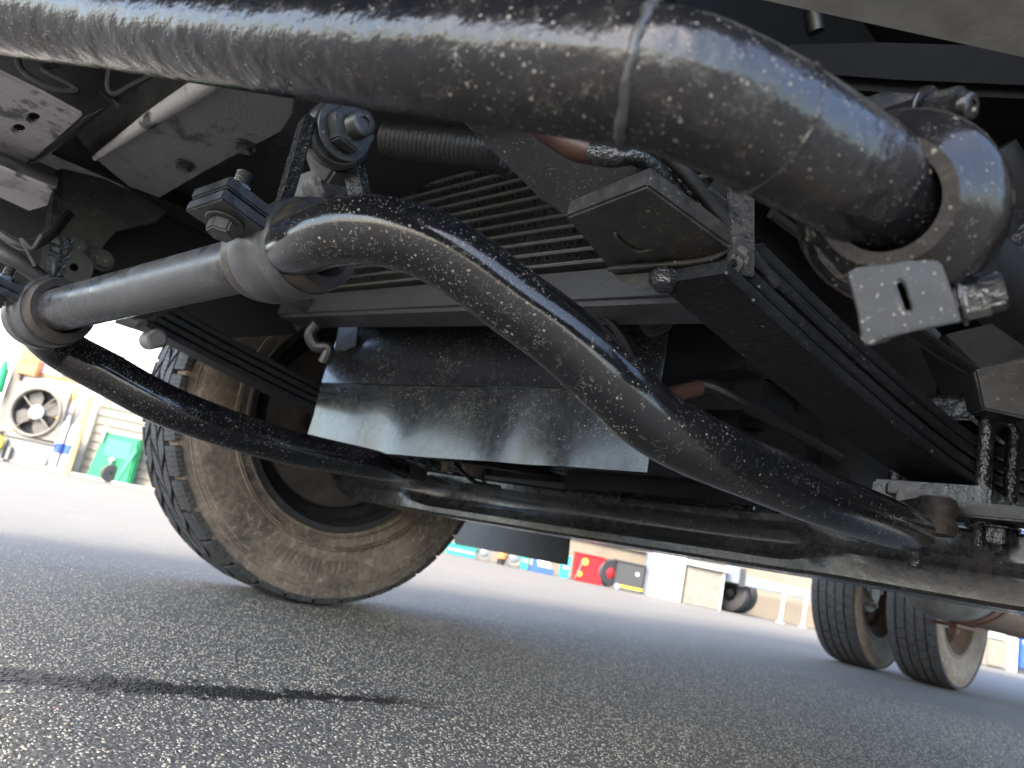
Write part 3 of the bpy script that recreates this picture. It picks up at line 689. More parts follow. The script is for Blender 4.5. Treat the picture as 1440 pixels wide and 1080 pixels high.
# the two ears of the ring clamp with their slot and bolt
bm = bmesh.new()
slot = [(0.2791, 0.1164, 0.3496), (0.2800, 0.1153, 0.3510), (0.2816, 0.1142, 0.3500), (0.2863, 0.1126, 0.3417), (0.2866, 0.1131, 0.3395), (0.2852, 0.1142, 0.3397)]
slab(bm, [(0.2641, 0.1291, 0.3494), (0.2665, 0.1262, 0.3524), (0.2761, 0.1170, 0.3565), (0.2882, 0.1049, 0.3636), (0.2952, 0.1023, 0.3520), (0.3022, 0.0997, 0.3403), (0.2926, 0.1094, 0.3348), (0.2816, 0.1205, 0.3277), (0.2789, 0.1240, 0.3237), (0.2765, 0.1258, 0.3245), (0.2717, 0.1267, 0.3353)], V((0.3402, 0.1197, 0.3741)) - V((0.2909, 0.1051, 0.3546)), .0016, [slot])
obj('clamp_ear', bm, M['ear'], CR)
bm = bmesh.new()
slab(bm, [(0.3013, 0.1092, 0.3707), (0.3057, 0.0966, 0.3881), (0.3237, 0.0944, 0.3896), (0.3370, 0.0995, 0.3793), (0.3258, 0.1064, 0.3503), (0.3097, 0.1061, 0.3567)], V((0.3425, 0.1176, 0.3747)) - V((0.3091, 0.1090, 0.3626)), .002)
obj('clamp_ear', bm, M['paint_clean'], CR)
bm = bmesh.new()
slab(bm, [(0.2751, 0.1509, 0.3719), (0.2768, 0.1488, 0.3742), (0.2823, 0.1421, 0.3629), (0.2870, 0.1361, 0.3607), (0.2900, 0.1350, 0.3553), (0.2847, 0.1418, 0.3566), (0.2805, 0.1485, 0.3645)], V((0.3004, 0.1619, 0.3853)) - V((0.2746, 0.1508, 0.3736)), .0015)
obj('clamp_lip', bm, M['bracket'], CR)
bax = V((0.3201, 0.0929, 0.3585)) - V((0.3170, 0.1072, 0.3550))
bolt('clamp_bolt', (0.3170, 0.1083, 0.3555), bax, .0095, .0135, CR, M['zinc'], washer=False)
bolt('clamp_bolt', (0.3163, 0.1062, 0.3556), bax, .0088, .0145, CR, M['lumpy'], washer=True)
bax2 = V((0.3135, 0.1070, 0.4458)) - V((0.3168, 0.1258, 0.4498))
bolt('clamp_bolt', (0.3150, 0.1251, 0.4485), bax2, .0100, .015, CR, M['clamp'], stud=.004, sr=.62)
bm = bmesh.new()
slab(bm, [(0.3159, 0.1545, 0.4599), (0.3300, 0.1326, 0.4717), (0.3309, 0.1245, 0.4508), (0.3290, 0.1197, 0.4259), (0.3125, 0.1349, 0.4214), (0.3095, 0.1475, 0.4326)], V((0.3476, 0.1479, 0.4598)) - V((0.3268, 0.1419, 0.4482)), .003)
obj('clamp_lug', bm, M['clamp'], CR)

# ---- near spring hanger: pressed box with an oval swage and a lip
Pp = V((0.3536, 0.3951, 0.4720)); 
bm = bmesh.new()
slab(bm, [(0.3597, 0.4064, 0.4785), (0.3446, 0.3132, 0.4748), (0.4567, 0.3122, 0.4764), (0.4676, 0.3175, 0.4723), (0.4666, 0.3396, 0.4680), (0.4410, 0.4219, 0.4659)], (0, 0, .016), .002)
part('spring_hanger', bm, 'bracket')
bm = bmesh.new()
ov = [V((0.3872, 0.3749, 0.4751)), V((0.3894, 0.3771, 0.4704)), V((0.4016, 0.3780, 0.4687)), V((0.4142, 0.3755, 0.4683)), V((0.4196, 0.3678, 0.4699)), V((0.4191, 0.3623, 0.4724))]
tube(bm, ov, .0016, 8, 6); part('swage_edge', bm, 'bracket')
bm = bmesh.new()
slab(bm, [(0.4276, 0.4170, 0.4616), (0.4560, 0.3327, 0.4674), (0.4507, 0.3113, 0.4736), (0.4586, 0.3010, 0.4634), (0.4651, 0.3110, 0.4558), (0.4602, 0.3428, 0.4522), (0.4505, 0.3921, 0.4485), (0.4427, 0.4103, 0.4544)], V((.004, .0, .014)), .0035)
hl = part('hanger_lip', bm, 'bracket')
bm = bmesh.new(); tube(bm, [(0.4233, 0.4111, 0.4622), (0.4325, 0.3853, 0.4646), (0.4453, 0.3524, 0.4673), (0.4517, 0.3273, 0.4708), (0.4504, 0.3130, 0.4780)], .0026, 10, 6); part('hanger_edge', bm, 'bracket')
bm = bmesh.new(); lathe(bm, (0.4444, 0.3671, 0.4560), V((-.25, -.2, -1)), [(0, .0135), (.003, .013), (.0045, .0105), (.010, .008), (.012, .004), (.0125, 0)], 24); part('rivet', bm, 'lumpy')
strap('hanger_bar', (0.4648, 0.3102, 0.4597), (0.4362, 0.3028, 0.5231), (.016, -.014, .0), (.008, .006, 0), 'paint_clean')
# upper dark pressing between link and cooler
bm = bmesh.new()
slab(bm, [(0.3014, 0.5251, 0.5854), (0.3864, 0.3742, 0.5834), (0.4073, 0.3741, 0.5222), (0.4173, 0.4723, 0.5230), (0.4083, 0.5014, 0.5414)], (.01, .01, .008), .002)
part('cooler_bracket', bm, 'plate')
bm = bmesh.new(); tube(bm, [(0.2999, 0.4172, 0.5465), (0.3228, 0.3961, 0.5294), (0.3354, 0.3815, 0.5203), (0.3446, 0.3683, 0.5160)], [.010, .011, .011, .009], 20, 6); part('hose_sleeve', bm, 'hose_red')
bm = bmesh.new(); tube(bm, [(0.3344, 0.3651, 0.5101), (0.3440, 0.3508, 0.5088), (0.3552, 0.3405, 0.5119), (0.3692, 0.3359, 0.5105), (0.3884, 0.3342, 0.5066), (0.4216, 0.3352, 0.4993), (0.4649, 0.3352, 0.4885)], [.0088, .0088, .0075, .0068, .0065, .0065, .0065], 16, 6); part('brake_hose', bm, 'lumpy')
bm = bmesh.new()
tube(bm, [(0.3655, 0.3290, 0.5223), (0.3937, 0.3216, 0.5119), (0.4345, 0.3178, 0.4987), (0.5075, 0.3055, 0.4674)], .0055, 12, 6); part('brake_hose', bm, 'hose')
# corrugated hose
bm = bmesh.new(); pr = []
for k in range(26): pr += [(k * .0058, .021), (k * .0058 + .0029, .018)]
hp0, hp1 = V((0.3301, 0.6793, 0.6164)), V((0.3873, 0.5571, 0.5954)); lathe(bm, hp0, hp1 - hp0, pr, 24); part('corrugated_hose', bm, 'hose')

# ---- cooler: tubes with corrugated strips between, tray-like bottom tank
CX = .50
ck = empty('cooler', (CX, .85, .68)); ck.parent = TR; ck.location = V((CX, .85, .68)) - ORIG[TR.name]
z0, z1, y0c, y1c = .535, .89, .37, 1.24
nt_ = 23; pitch = .0150
for k in range(nt_):
    z = z0 + .012 + k * pitch
    bm = bmesh.new(); bx(bm, (CX, y0c, z), (CX + .04, y1c, z + .0038), .0012)
    if k == 0: tb = obj('cooler_tube', bm, M['fin'], ck); b0 = tb.location.copy()
    else: bm.free(); copy_part(tb, ck, b0 + V((0, 0, k * pitch)))
bm = bmesh.new()
nf = 150
for k in range(nt_ - 1):
    z = z0 + .012 + k * pitch + .0039; hgt = pitch - .0040
    pv = None
    for j in range(nf):
        y = y0c + (y1c - y0c) * j / (nf - 1); zz = z if j % 2 else z + hgt
        q = (bm.verts.new((CX + .003, y, zz)), bm.verts.new((CX + .038, y, zz)))
        if pv: bm.faces.new((pv[0], pv[1], q[1], q[0]))
        pv = q
tag(obj('cooling_fins', bm, M['findark'], ck, smooth=False), kind='stuff')
bm = bmesh.new(); bx(bm, (CX + .045, y0c, z0), (CX + .06, y1c, z1)); obj('fan_shroud', bm, M['dark'], ck)
bm = bmesh.new(); bx(bm, (CX - .004, y0c, z0 - .036), (CX + .062, y1c + .03, z0 + .004), .006); obj('bottom_tank', bm, M['tank'], ck)
bm = bmesh.new(); tube(bm, [(0.4460, 1.1407, 0.5305), (0.4645, 1.1414, 0.5203), (0.5067, 1.1465, 0.5190), (0.5497, 1.1486, 0.5259), (0.5376, 1.1406, 0.5427)], [.013, .015, .015, .014, .010], 14, 5); obj('tank_end_pipe', bm, M['tank'], ck)
bm = bmesh.new(); bx(bm, (CX - .006, y0c + .02, z0 + .35), (CX + .06, y1c + .02, z0 + .39), .006); obj('top_tank', bm, M['tank'], ck)
ck.rotation_euler.x = math.atan(.085)

# ---- splash shield below the cooler, bent once along its length
sh = empty('splash_shield', (.64, .9, .42)); sh.parent = TR; sh.location = V((.64, .9, .42)) - ORIG[TR.name]
def sheet(name, rows, th, mat, parent, K=96, wave=0):
    """rows: [(left point, right point, sag)] joined by a smooth sheet of thickness th"""
    bm = bmesh.new(); th = V(th); g1 = []
    for i_, (l, r, sag) in enumerate(rows):
        l, r = V(l), V(r)
        g1.append([l.lerp(r, j / K) + V((sag * math.sin(math.pi * j / K) + wave * (math.sin(26 * j / K + .6) + .5 * math.sin(41 * j / K + 2)) * (i_ / max(1, len(rows) - 1)), 0, 0)) for j in range(K + 1)])
    A = [[bm.verts.new(p) for p in row] for row in g1]; B = [[bm.verts.new(p + th) for p in row] for row in g1]
    m_ = len(rows)
    for i in range(m_ - 1):
        for j in range(K):
            bm.faces.new((A[i][j], A[i][j + 1], A[i + 1][j + 1], A[i + 1][j])); bm.faces.new((B[i][j], B[i + 1][j], B[i + 1][j + 1], B[i][j + 1]))
    for j in range(K):
        bm.faces.new((A[0][j], B[0][j], B[0][j + 1], A[0][j + 1])); bm.faces.new((A[-1][j], A[-1][j + 1], B[-1][j + 1], B[-1][j]))
    for i in range(m_ - 1):
        bm.faces.new((A[i][0], A[i + 1][0], B[i + 1][0], B[i][0])); bm.faces.new((A[i][-1], B[i][-1], B[i + 1][-1], A[i + 1][-1]))
    return obj(name, bm, M[mat], parent, ang=50)
sheet('lower_panel', [((0.5920, 1.2316, 0.4365), (0.6020, 0.4818, 0.4112), .006), ((0.5914, 1.2296, 0.3750), (0.6014, 0.4790, 0.3663), .006), ((0.5905, 1.2367, 0.3170), (0.6005, 0.4776, 0.3219), .006)], (.002, 0, .0006), 'plate', sh, wave=.0018)
sheet('upper_panel', [((0.6400, 1.2598, 0.5791), (0.6450, 0.5176, 0.5309), 0), ((0.6120, 1.2516, 0.5509), (0.6300, 0.5046, 0.5133), 0), ((0.6000, 1.2437, 0.4928), (0.6150, 0.4907, 0.4614), 0), ((0.5940, 1.2365, 0.4386), (0.6040, 0.4826, 0.4126), .004)], (.002, 0, .0006), 'plate', sh)
bolt('shield_bolt', (0.6308, 0.5182, 0.4831), (-1, -.2, -.1), .011, .008, sh, M['paint'], stud=.006)
bm = bmesh.new(); pr = []
for k in range(5): pr += [(k * .009, .012), (k * .009 + .003, .0185), (k * .009 + .006, .0185)]
lathe(bm, (0.5795, 0.5022, 0.5030), V((0.6197, 0.5111, 0.4939)) - V((0.5795, 0.5022, 0.5030)), pr, 20); obj('rubber_mount', bm, M['hose'], sh)
bm = bmesh.new(); slab(bm, [(0.6000, 1.1698, 0.5597), (0.6000, 1.2418, 0.5626), (0.5950, 1.2226, 0.5009), (0.5950, 1.1830, 0.4956), (0.6000, 1.1564, 0.5062)], (.004, 0, 0), .001); obj('hook', bm, M['tank'], sh)
bm = bmesh.new(); tube(bm, [(0.5140, 1.1419, 0.5136), (0.5102, 1.1503, 0.4952), (0.5230, 1.1445, 0.4777), (0.5395, 1.1304, 0.4786), (0.5404, 1.1366, 0.4541)], .010, 10, 5); obj('clip', bm, M['hose'], sh)

# ---- grey frame plates, brackets, far hanger
bm = bmesh.new()
slab(bm, [(0.1340, 1.1391, 0.6200), (0.1477, 0.9131, 0.6200), (0.1654, 0.7656, 0.6200), (0.2216, 0.6905, 0.6200), (0.2454, 0.7442, 0.6200), (0.2556, 0.7965, 0.6200), (0.2442, 0.9790, 0.6200), (0.2363, 1.1814, 0.6200), (0.1931, 1.1928, 0.6200)], (0, 0, .006), .0015)
part('cross_plate', bm, 'frame_grey')
bm = bmesh.new(); tube(bm, [(0.1336, 1.1225, 0.6150), (0.1479, 0.9057, 0.6120), (0.1561, 0.8145, 0.6120), (0.1652, 0.7201, 0.6120)], [.004, .009, .010, .010], 14, 5); part('plate_rim', bm, 'frame_pale')
bm = bmesh.new()
slab(bm, [(0.1447, 1.2049, 0.6400), (0.1762, 0.7795, 0.6400), (0.1644, 0.8491, 0.7000), (0.1015, 1.3221, 0.7200)], (.004, .0, .004), .001)
part('cross_web', bm, 'paint')
bm = bmesh.new()
holes = [[(0.0489, 1.0907, 0.6000), (0.0493, 1.1028, 0.6000), (0.0475, 1.1145, 0.6000), (0.0439, 1.1209, 0.6000), (0.0401, 1.1193, 0.6000), (0.0376, 1.1107, 0.6000), (0.0373, 1.0985, 0.6000), (0.0392, 1.0872, 0.6000), (0.0426, 1.0811, 0.6000), (0.0463, 1.0825, 0.6000)], [(0.0557, 1.0307, 0.6000), (0.0562, 1.0417, 0.6000), (0.0545, 1.0524, 0.6000), (0.0511, 1.0583, 0.6000), (0.0474, 1.0570, 0.6000), (0.0450, 1.0493, 0.6000), (0.0446, 1.0383, 0.6000), (0.0464, 1.0278, 0.6000), (0.0496, 1.0222, 0.6000), (0.0532, 1.0233, 0.6000)], ]
slab(bm, [(-0.0357, 0.9305, 0.6000), (0.0055, 0.9594, 0.6000), (0.0469, 0.9600, 0.6000), (0.0888, 0.9674, 0.6000), (0.0820, 1.0827, 0.6000), (0.0699, 1.2256, 0.6000), (0.0380, 1.2199, 0.6000), (-0.0121, 1.2091, 0.6000)], (0, 0, .006), .0015, holes)
part('bumper_stay', bm, 'frame_pale')
bm = bmesh.new(); slab(bm, [(0.0714, 1.2416, 0.6030), (0.0909, 0.9782, 0.6030), (0.1179, 1.0509, 0.6600), (0.0963, 1.3625, 0.6600)], (.003, 0, .003), .001); part('bumper_stay', bm, 'frame_grey')
bm = bmesh.new()
slab(bm, [(-0.0038, 1.1653, 0.5600), (0.0426, 1.1607, 0.5600), (0.1044, 1.1598, 0.5600), (0.1122, 1.2458, 0.5600), (0.0999, 1.3082, 0.5600), (0.0597, 1.2976, 0.5600), (0.0075, 1.2986, 0.5600)], (0, 0, .006), .0015)
part('bumper_stay', bm, 'frame_pale')
bm = bmesh.new(); slab(bm, [(-0.0043, 1.1695, 0.5630), (0.0422, 1.1648, 0.5630), (0.1055, 1.1611, 0.5630), (0.1100, 1.2271, 0.6000), (0.0384, 1.2229, 0.6000)], (.003, 0, .003), .001); part('bumper_stay', bm, 'frame_grey')
# far hanger bracket
bm = bmesh.new()
slab(bm, [(0.1189, 1.3000, 0.6409), (0.1790, 1.3000, 0.6525), (0.2773, 1.3000, 0.6450), (0.2684, 1.3000, 0.6199), (0.2168, 1.3000, 0.5794), (0.2054, 1.3000, 0.5494), (0.2105, 1.3000, 0.5113), (0.1575, 1.3000, 0.4690)], (0, .006, 0), .0015)
part('spring_hanger', bm, 'bracket')
bm = bmesh.new()
slab(bm, [(0.1115, 1.2980, 0.6315), (0.1196, 1.2980, 0.6407), (0.1611, 1.2980, 0.4819), (0.1460, 1.2980, 0.4641), (0.1327, 1.2980, 0.5343)], (0, .05, 0), .001)
part('spring_hanger', bm, 'paint_clean')
for q in ((0.1696, 1.2930, 0.5298), (0.2092, 1.2930, 0.5242)): bolt('hanger_bolt', q, (0, -1, 0), .014, .010, TR, M['bracket'])
bm = bmesh.new(); lathe(bm, (0.1729, 1.2700, 0.4931), (0, 1, 0), [(0, .006), (0, .026), (.06, .026), (.06, .006)], 24); part('spring_eye', bm, 'bracket')
bm = bmesh.new(); slab(bm, [(0.1912, 1.3600, 0.5351), (0.2281, 1.3800, 0.6472), (0.3003, 1.3800, 0.7106), (0.4321, 1.3800, 0.6724), (0.5891, 1.3800, 0.5421), (0.3706, 1.3600, 0.4499), (0.2245, 1.3600, 0.4735)], (0, .01, 0)); part('inner_arch', bm, 'dark')
bm = bmesh.new()
tube(bm, [(0.0078, 1.1228, 0.7129), (0.0263, 1.1165, 0.6802), (0.0613, 1.0911, 0.6662), (0.0838, 1.0712, 0.6696), (0.0746, 1.0770, 0.6765), (0.0434, 1.0994, 0.6897), (0.0842, 1.0966, 0.7203)], .0045, 8, 5)
part('cable', bm, 'darkmid'); bm = bmesh.new()
tube(bm, [(0.1005, 0.9871, 0.6814), (0.1054, 0.9895, 0.6585), (0.1142, 0.9840, 0.6520), (0.1255, 0.9705, 0.6659), (0.1405, 0.9529, 0.6835)], .0035, 8, 5); part('cable', bm, 'darkmid')
bm = bmesh.new(); tube(bm, [(0.1114, 1.1635, 0.4983), (0.1066, 1.1736, 0.4770), (0.0920, 1.1827, 0.4879), (0.1170, 1.1710, 0.4549)], .003, 8, 4); part('pipe', bm, 'darkmid'); bm = bmesh.new()
tube(bm, [(0.0601, 1.2148, 0.4691), (0.0934, 1.1899, 0.4584), (0.1313, 1.1884, 0.4457)], .011, 12, 4); part('pipe', bm, 'darkmid')
bm = bmesh.new()
slab(bm, [(-0.0490, 1.3564, 0.7637), (0.0441, 1.2724, 0.7840), (0.1160, 1.2174, 0.7656), (0.1198, 1.2904, 0.7326), (0.0654, 1.3321, 0.7462), (-0.0416, 1.4189, 0.7567)], (0, .04, .03), .004); part('headlamp_back', bm, 'darkmid')
bm = bmesh.new(); bx(bm, (-.32, .40, .70), (.95, 1.30, .73)); part('front_panel', bm, 'dark')
bm = bmesh.new(); bx(bm, (.56, .46, .60), (.9, 1.2, .9), .03); part('radiator_back', bm, 'dark')
# link rod and tie rod on the far side
bm = bmesh.new(); tube(bm, [(0.2705, 1.3745, 0.4609), (0.3275, 1.3673, 0.4590), (0.3823, 1.3504, 0.4506)], [.012, .012, .012], 14); lathe(bm, (0.3158, 1.2700, 0.4291), (0, 1, 0), [(0, 0), (0, .012), (.004, .016), (.05, .016), (.05, 0)], 24)
part('shackle', bm, 'frame_grey')

# ---- overhead beams at the right
bm = bmesh.new()
slab(bm, [(0.3322, 0.2646, 0.6000), (0.3510, 0.2536, 0.6000), (0.4935, 0.1371, 0.6000), (0.5913, 0.0562, 0.6000), (0.5026, 0.0478, 0.6000), (0.4041, 0.1154, 0.6000), (0.3092, 0.2505, 0.6000)], (0, 0, .05), .002)
part('step_beam', bm, 'beam_grey')
bm = bmesh.new()
slab(bm, [(0.4970, 0.3322, 0.6871), (0.5337, 0.3060, 0.6709), (0.5811, 0.2579, 0.6766), (0.6593, 0.1815, 0.6909), (0.7302, 0.1054, 0.7023), (0.7170, 0.1042, 0.7458), (0.5589, 0.2650, 0.7174), (0.5020, 0.3238, 0.7016)], (.04, .06, .02), .012)
part('steering_box_support', bm, 'void')
strap('stay', (0.5414, 0.3643, 0.7250), (0.5315, 0.3583, 0.7754), (.008, -.006, 0), (.004, .004, 0), 'paint')
bm = bmesh.new(); cyl(bm, (0.5665, 0.3333, 0.7600), (0.5543, 0.3362, 0.7860), .008); part('pipe', bm, 'paint')
bm = bmesh.new(); slab(bm, [(0.3857, 0.2048, 0.5234), (0.4036, 0.1855, 0.5385), (0.4156, 0.1629, 0.5355), (0.4001, 0.1711, 0.5057), (0.3898, 0.1952, 0.4979)], (.01, .012, .008), .003); part('steering_arm', bm, 'paint')
bm = bmesh.new(); tube(bm, [(0.6638, 0.2046, 0.6432), (0.7047, 0.1830, 0.5986), (0.7598, 0.1511, 0.5481)], [.020, .020, .020], 20, 4); part('shock_absorber', bm, 'dark')
bm = bmesh.new(); tube(bm, [(0.4374, 0.1287, 0.4503), (0.4648, 0.1228, 0.4374), (0.5250, 0.1068, 0.4097)], [.014, .016, .016], 20, 4); part('link_rod', bm, 'lumpy')
bm = bmesh.new(); slab(bm, [(1.0319, 0.3582, 0.6142), (1.0581, 0.2608, 0.6445), (1.1006, 0.2648, 0.5047), (1.1224, 0.3175, 0.4897)], (.05, .05, 0)); part('arch_plate', bm, 'darkmid')
bm = bmesh.new(); slab(bm, [(0.7730, 0.2405, 0.4763), (0.7865, 0.1978, 0.4928), (0.8041, 0.1994, 0.4349), (0.7901, 0.2360, 0.4415)], (.02, .02, 0), .002); part('bump_stop', bm, 'paint')

for pts_, rr_ in (([(0.5049, 0.3161, 0.5321), (0.5943, 0.2978, 0.5206), (0.7280, 0.2716, 0.4997), (0.9129, 0.2301, 0.4758)], .0045), ([(0.5968, 0.3372, 0.5623), (0.7283, 0.3150, 0.5344), (0.8323, 0.2872, 0.5133), (0.9807, 0.2443, 0.5077)], .0065),
                  ([(0.7421, 0.3349, 0.6119), (0.8210, 0.2913, 0.6262), (0.9039, 0.2336, 0.6787)], .006), ([(0.4590, 0.6060, 0.4934), (0.5071, 0.5417, 0.4837), (0.5472, 0.5126, 0.4676), (0.5980, 0.5067, 0.4323)], .005),
                  ([(0.8184, 0.6461, 0.4661), (0.8527, 0.6088, 0.4965), (0.9176, 0.5596, 0.4779), (1.0729, 0.5040, 0.4499)], .010)):
    bm = bmesh.new(); tube(bm, pts_, rr_, 10, 6); part('hose', bm, 'hose')
bm = bmesh.new(); cyl(bm, (0.7824, 0.6121, 0.4572), (0.8297, 0.5915, 0.4839), .011, 16, .002); part('hose_union', bm, 'rust')
for q, mt_ in (((0.2436, 0.8692, 0.6180), 'bracket'), ((0.2179, 1.0108, 0.6180), 'bracket')):
    bolt('plate_bolt', q, (0, 0, -1), .010, .007, TR, M[mt_])
for pts_, rr_ in (([(0.0856, 1.0967, 0.7158), (0.1402, 1.1104, 0.6943), (0.1558, 1.0448, 0.6913), (0.1686, 0.9271, 0.6913)], .006), ([(0.0630, 1.2682, 0.5077), (0.1031, 1.2388, 0.4926), (0.1278, 1.2497, 0.5226), (0.1426, 1.2772, 0.5701)], .008), ([(0.2678, 0.7453, 0.5680), (0.3206, 0.7744, 0.5447), (0.3576, 0.8059, 0.5598)], .005)):
    bm = bmesh.new(); tube(bm, pts_, rr_, 10, 6); part('hose', bm, 'hose')

# ---- bar end, its link bolt on the axle and odds and ends on the axle
bm = bmesh.new(); slab(bm, [(0.6878, 0.2787, 0.3109), (0.7415, 0.2693, 0.3268), (0.7728, 0.2555, 0.3298), (0.7640, 0.2545, 0.3124), (0.7078, 0.2667, 0.2941)], (.006, .004, .018), .003); part('bar_end_eye', bm, 'lumpy')
bolt('link_bolt', (0.7104, 0.2563, 0.2997), (0.02, 0, -1), .0115, .012, TR, M['lumpy'], stud=.012)
bm = bmesh.new(); lathe(bm, (0.7660, 0.2617, 0.3280), (0, 0, 1), [(-.016, 0), (-.016, .017), (-.008, .020), (.0, .016), (.010, .020), (.018, .016), (.018, 0)], 24); part('rubber_mount', bm, 'rubber')
for q, q2 in (((0.7858, 0.3151, 0.3639), (0.8177, 0.2597, 0.3703)), ((0.7742, 0.3014, 0.3523), (0.8093, 0.2439, 0.3571))):
    bm = bmesh.new(); q, q2 = V(q), V(q2); slab(bm, [q, q2, q2 + V((.0, 0, -.012)), q + V((0, 0, -.012))], (.05, .03, 0), .0015); part('seat_plate', bm, 'paint')
bm = bmesh.new(); q = (0.8068, 0.2243, 0.3393); bx(bm, V(q) - V((.018, .05, .004)), V(q) + V((.03, .05, .010)), .002); part('seat_plate', bm, 'bracket')
bolt('seat_bolt', (0.8120, 0.2223, 0.3310), (0, 0, -1), .014, .014, TR, M['lumpy'], stud=.008)
for q in ((0.8341, 1.2781, 0.3110), (0.8623, 1.1400, 0.3376)):
    bolt('seat_bolt', V(q) + V((0, 0, .0)), (0, 0, -1), .014, .012, TR, M['bracket'], stud=.012)
    bolt('seat_bolt', V(q) + V((0, 0, .005)), (0, 0, 1), .012, .010, TR, M['lumpy'], stud=.014)
bm = bmesh.new(); q = V((0.7736, 1.1934, 0.3175)); bx(bm, q - V((.03, .05, .012)), q + V((.03, .05, .010)), .003); part('seat_plate', bm, 'bracket')
bm = bmesh.new(); tube(bm, [(0.8032, 1.0673, 0.3449), (0.8106, 1.0393, 0.3275), (0.8257, 1.0034, 0.3155), (0.8513, 0.8870, 0.3201), (0.8766, 0.7019, 0.3328), (0.9133, 0.5366, 0.3359)], .0042, 8, 6); part('brake_pipe', bm, 'paint_clean')

# ---- mud flap behind the far wheel, muffler
bm = bmesh.new(); slab(bm, [(1.5000, 2.0384, 0.3575), (1.5000, 1.9012, 0.1963), (1.5000, 1.4072, 0.2053), (1.5000, 1.4293, 0.3873)], (.006, 0, 0), .001); part('mud_flap', bm, 'flap')
mf = empty('muffler', (2.0, .62, .42)); mf.parent = TR; mf.location = V((2.0, .62, .42)) - ORIG[TR.name]
m0 = V((2.0225, 0.6628, 0.3776)); md = V((1, 0, 0))
bm = bmesh.new(); lathe(bm, m0, md, [(-.030, 0), (-.028, .06), (-.018, .095), (0, .112), (.012, .116), (.014, .112), (.10, .112)], 48); obj('muffler_cap', bm, M['muffler'], mf)
bm = bmesh.new(); lathe(bm, m0, md, [(.10, .112), (.7, .112), (.72, .09), (.72, 0)], 40); obj('muffler_shell', bm, M['rustbrown'], mf)
for t in (.075, .135):
    bm = bmesh.new(); lathe(bm, m0 + md * t, md, [(0, .113), (0, .117), (.022, .117), (.022, .113)], 40, closed=True); obj('strap', bm, M['rust'], mf)
bm = bmesh.new(); slab(bm, [m0 + md * .05 + V((0, -.02, -.125)), m0 + md * .24 + V((0, -.02, -.125)), m0 + md * .24 + V((0, -.02, -.117)), m0 + md * .05 + V((0, -.02, -.117))], (.0, .06, 0), .001); obj('bracket', bm, M['rust'], mf)
bolt('bolt', m0 + md * .10 + V((0, .0, -.125)), (0, 0, -1), .012, .012, mf, M['rust'], stud=.01)

# ================================================================ THE YARD
A0 = V((1.40, 10.72, 0)); E_ = V((.77818, -.62804, 0)); N_ = V((-.62804, -.77818, 0)); Z_ = V((0, 0, 1))
def Y_(s, off, h): return A0 + E_ * s + N_ * off + Z_ * h        # along the wall, out from the wall, up
YA = (E_, N_, Z_)
def ybox(bm, s0, s1, o0, o1, h0, h1, bev=.004): box(bm, Y_((s0 + s1) / 2, (o0 + o1) / 2, (h0 + h1) / 2), (s1 - s0, o1 - o0, h1 - h0), YA, bev)
def yroot(name, s, off, label, cat, group=None): return empty(name, Y_(s, off, 0), label, cat, group)
def yobj(name, bm, mat, parent=None, **k): return obj(name, bm, M[mat], parent, **k)

# workshop with big white panes on the left
ws = yroot('workshop', .5, -.3, 'cream workshop wall with big white panes and horizontal siding, left of the front wheel', 'building')
bm = bmesh.new(); ybox(bm, -5, 4.6, -.6, -.20, 0, 4.6); yobj('wall', bm, 'wall', ws)
for s0, s1, h0, h1 in ((-.60, -.28, .62, 1.02), (-.60, -.28, 1.08, 1.5), (-.18, .30, 1.13, 1.50), (-.18, .30, .95, 1.08), (.05, .62, .98, 1.10), (.36, .80, 1.16, 1.70), (.9, 1.9, 1.22, 2.2), (-.6, .3, 1.56, 2.2), (-.62, -.28, .2, .58)):
    bm = bmesh.new(); ybox(bm, s0, s1, -.2, -.185, h0, h1, .002); yobj('window_pane', bm, 'frost', ws)
bm = bmesh.new(); ybox(bm, -.30, -.18, -.2, -.12, 0, 3.4); yobj('post', bm, 'post', ws)
for hh in (1.10, 1.52): 
    bm = bmesh.new(); ybox(bm, -.18, .95, -.2, -.15, hh, hh + .045); yobj('rail', bm, 'wood', ws)
bm = bmesh.new(); ybox(bm, .88, 2.0, -.2, -.12, 1.12, 1.22); yobj('rail', bm, 'wood', ws)
bm = bmesh.new(); ybox(bm, 1.42, 1.50, -.2, -.13, 1.2, 3.0); yobj('post', bm, 'wood', ws)
bm = bmesh.new(); ybox(bm, .28, .36, -.2, -.14, 1.14, 2.4); yobj('post', bm, 'post', ws)
sb = None
for k in range(11):
    bm = bmesh.new(); h = .02 + k * .108
    slab(bm, [Y_(.84, -.185, h), Y_(.84, -.165, h), Y_(.84, -.18, h + .104), Y_(.84, -.198, h + .104)], E_ * 3.6, .002)
    if sb is None: sb = yobj('siding_board', bm, 'siding', ws); sb0 = sb.location.copy()
    else: bm.free(); copy_part(sb, ws, sb0 + V((0, 0, .108 * k)))
bm = bmesh.new(); ybox(bm, -5, 4.6, -.2, .06, 0, .035, .01); yobj('kerb', bm, 'wall', ws)

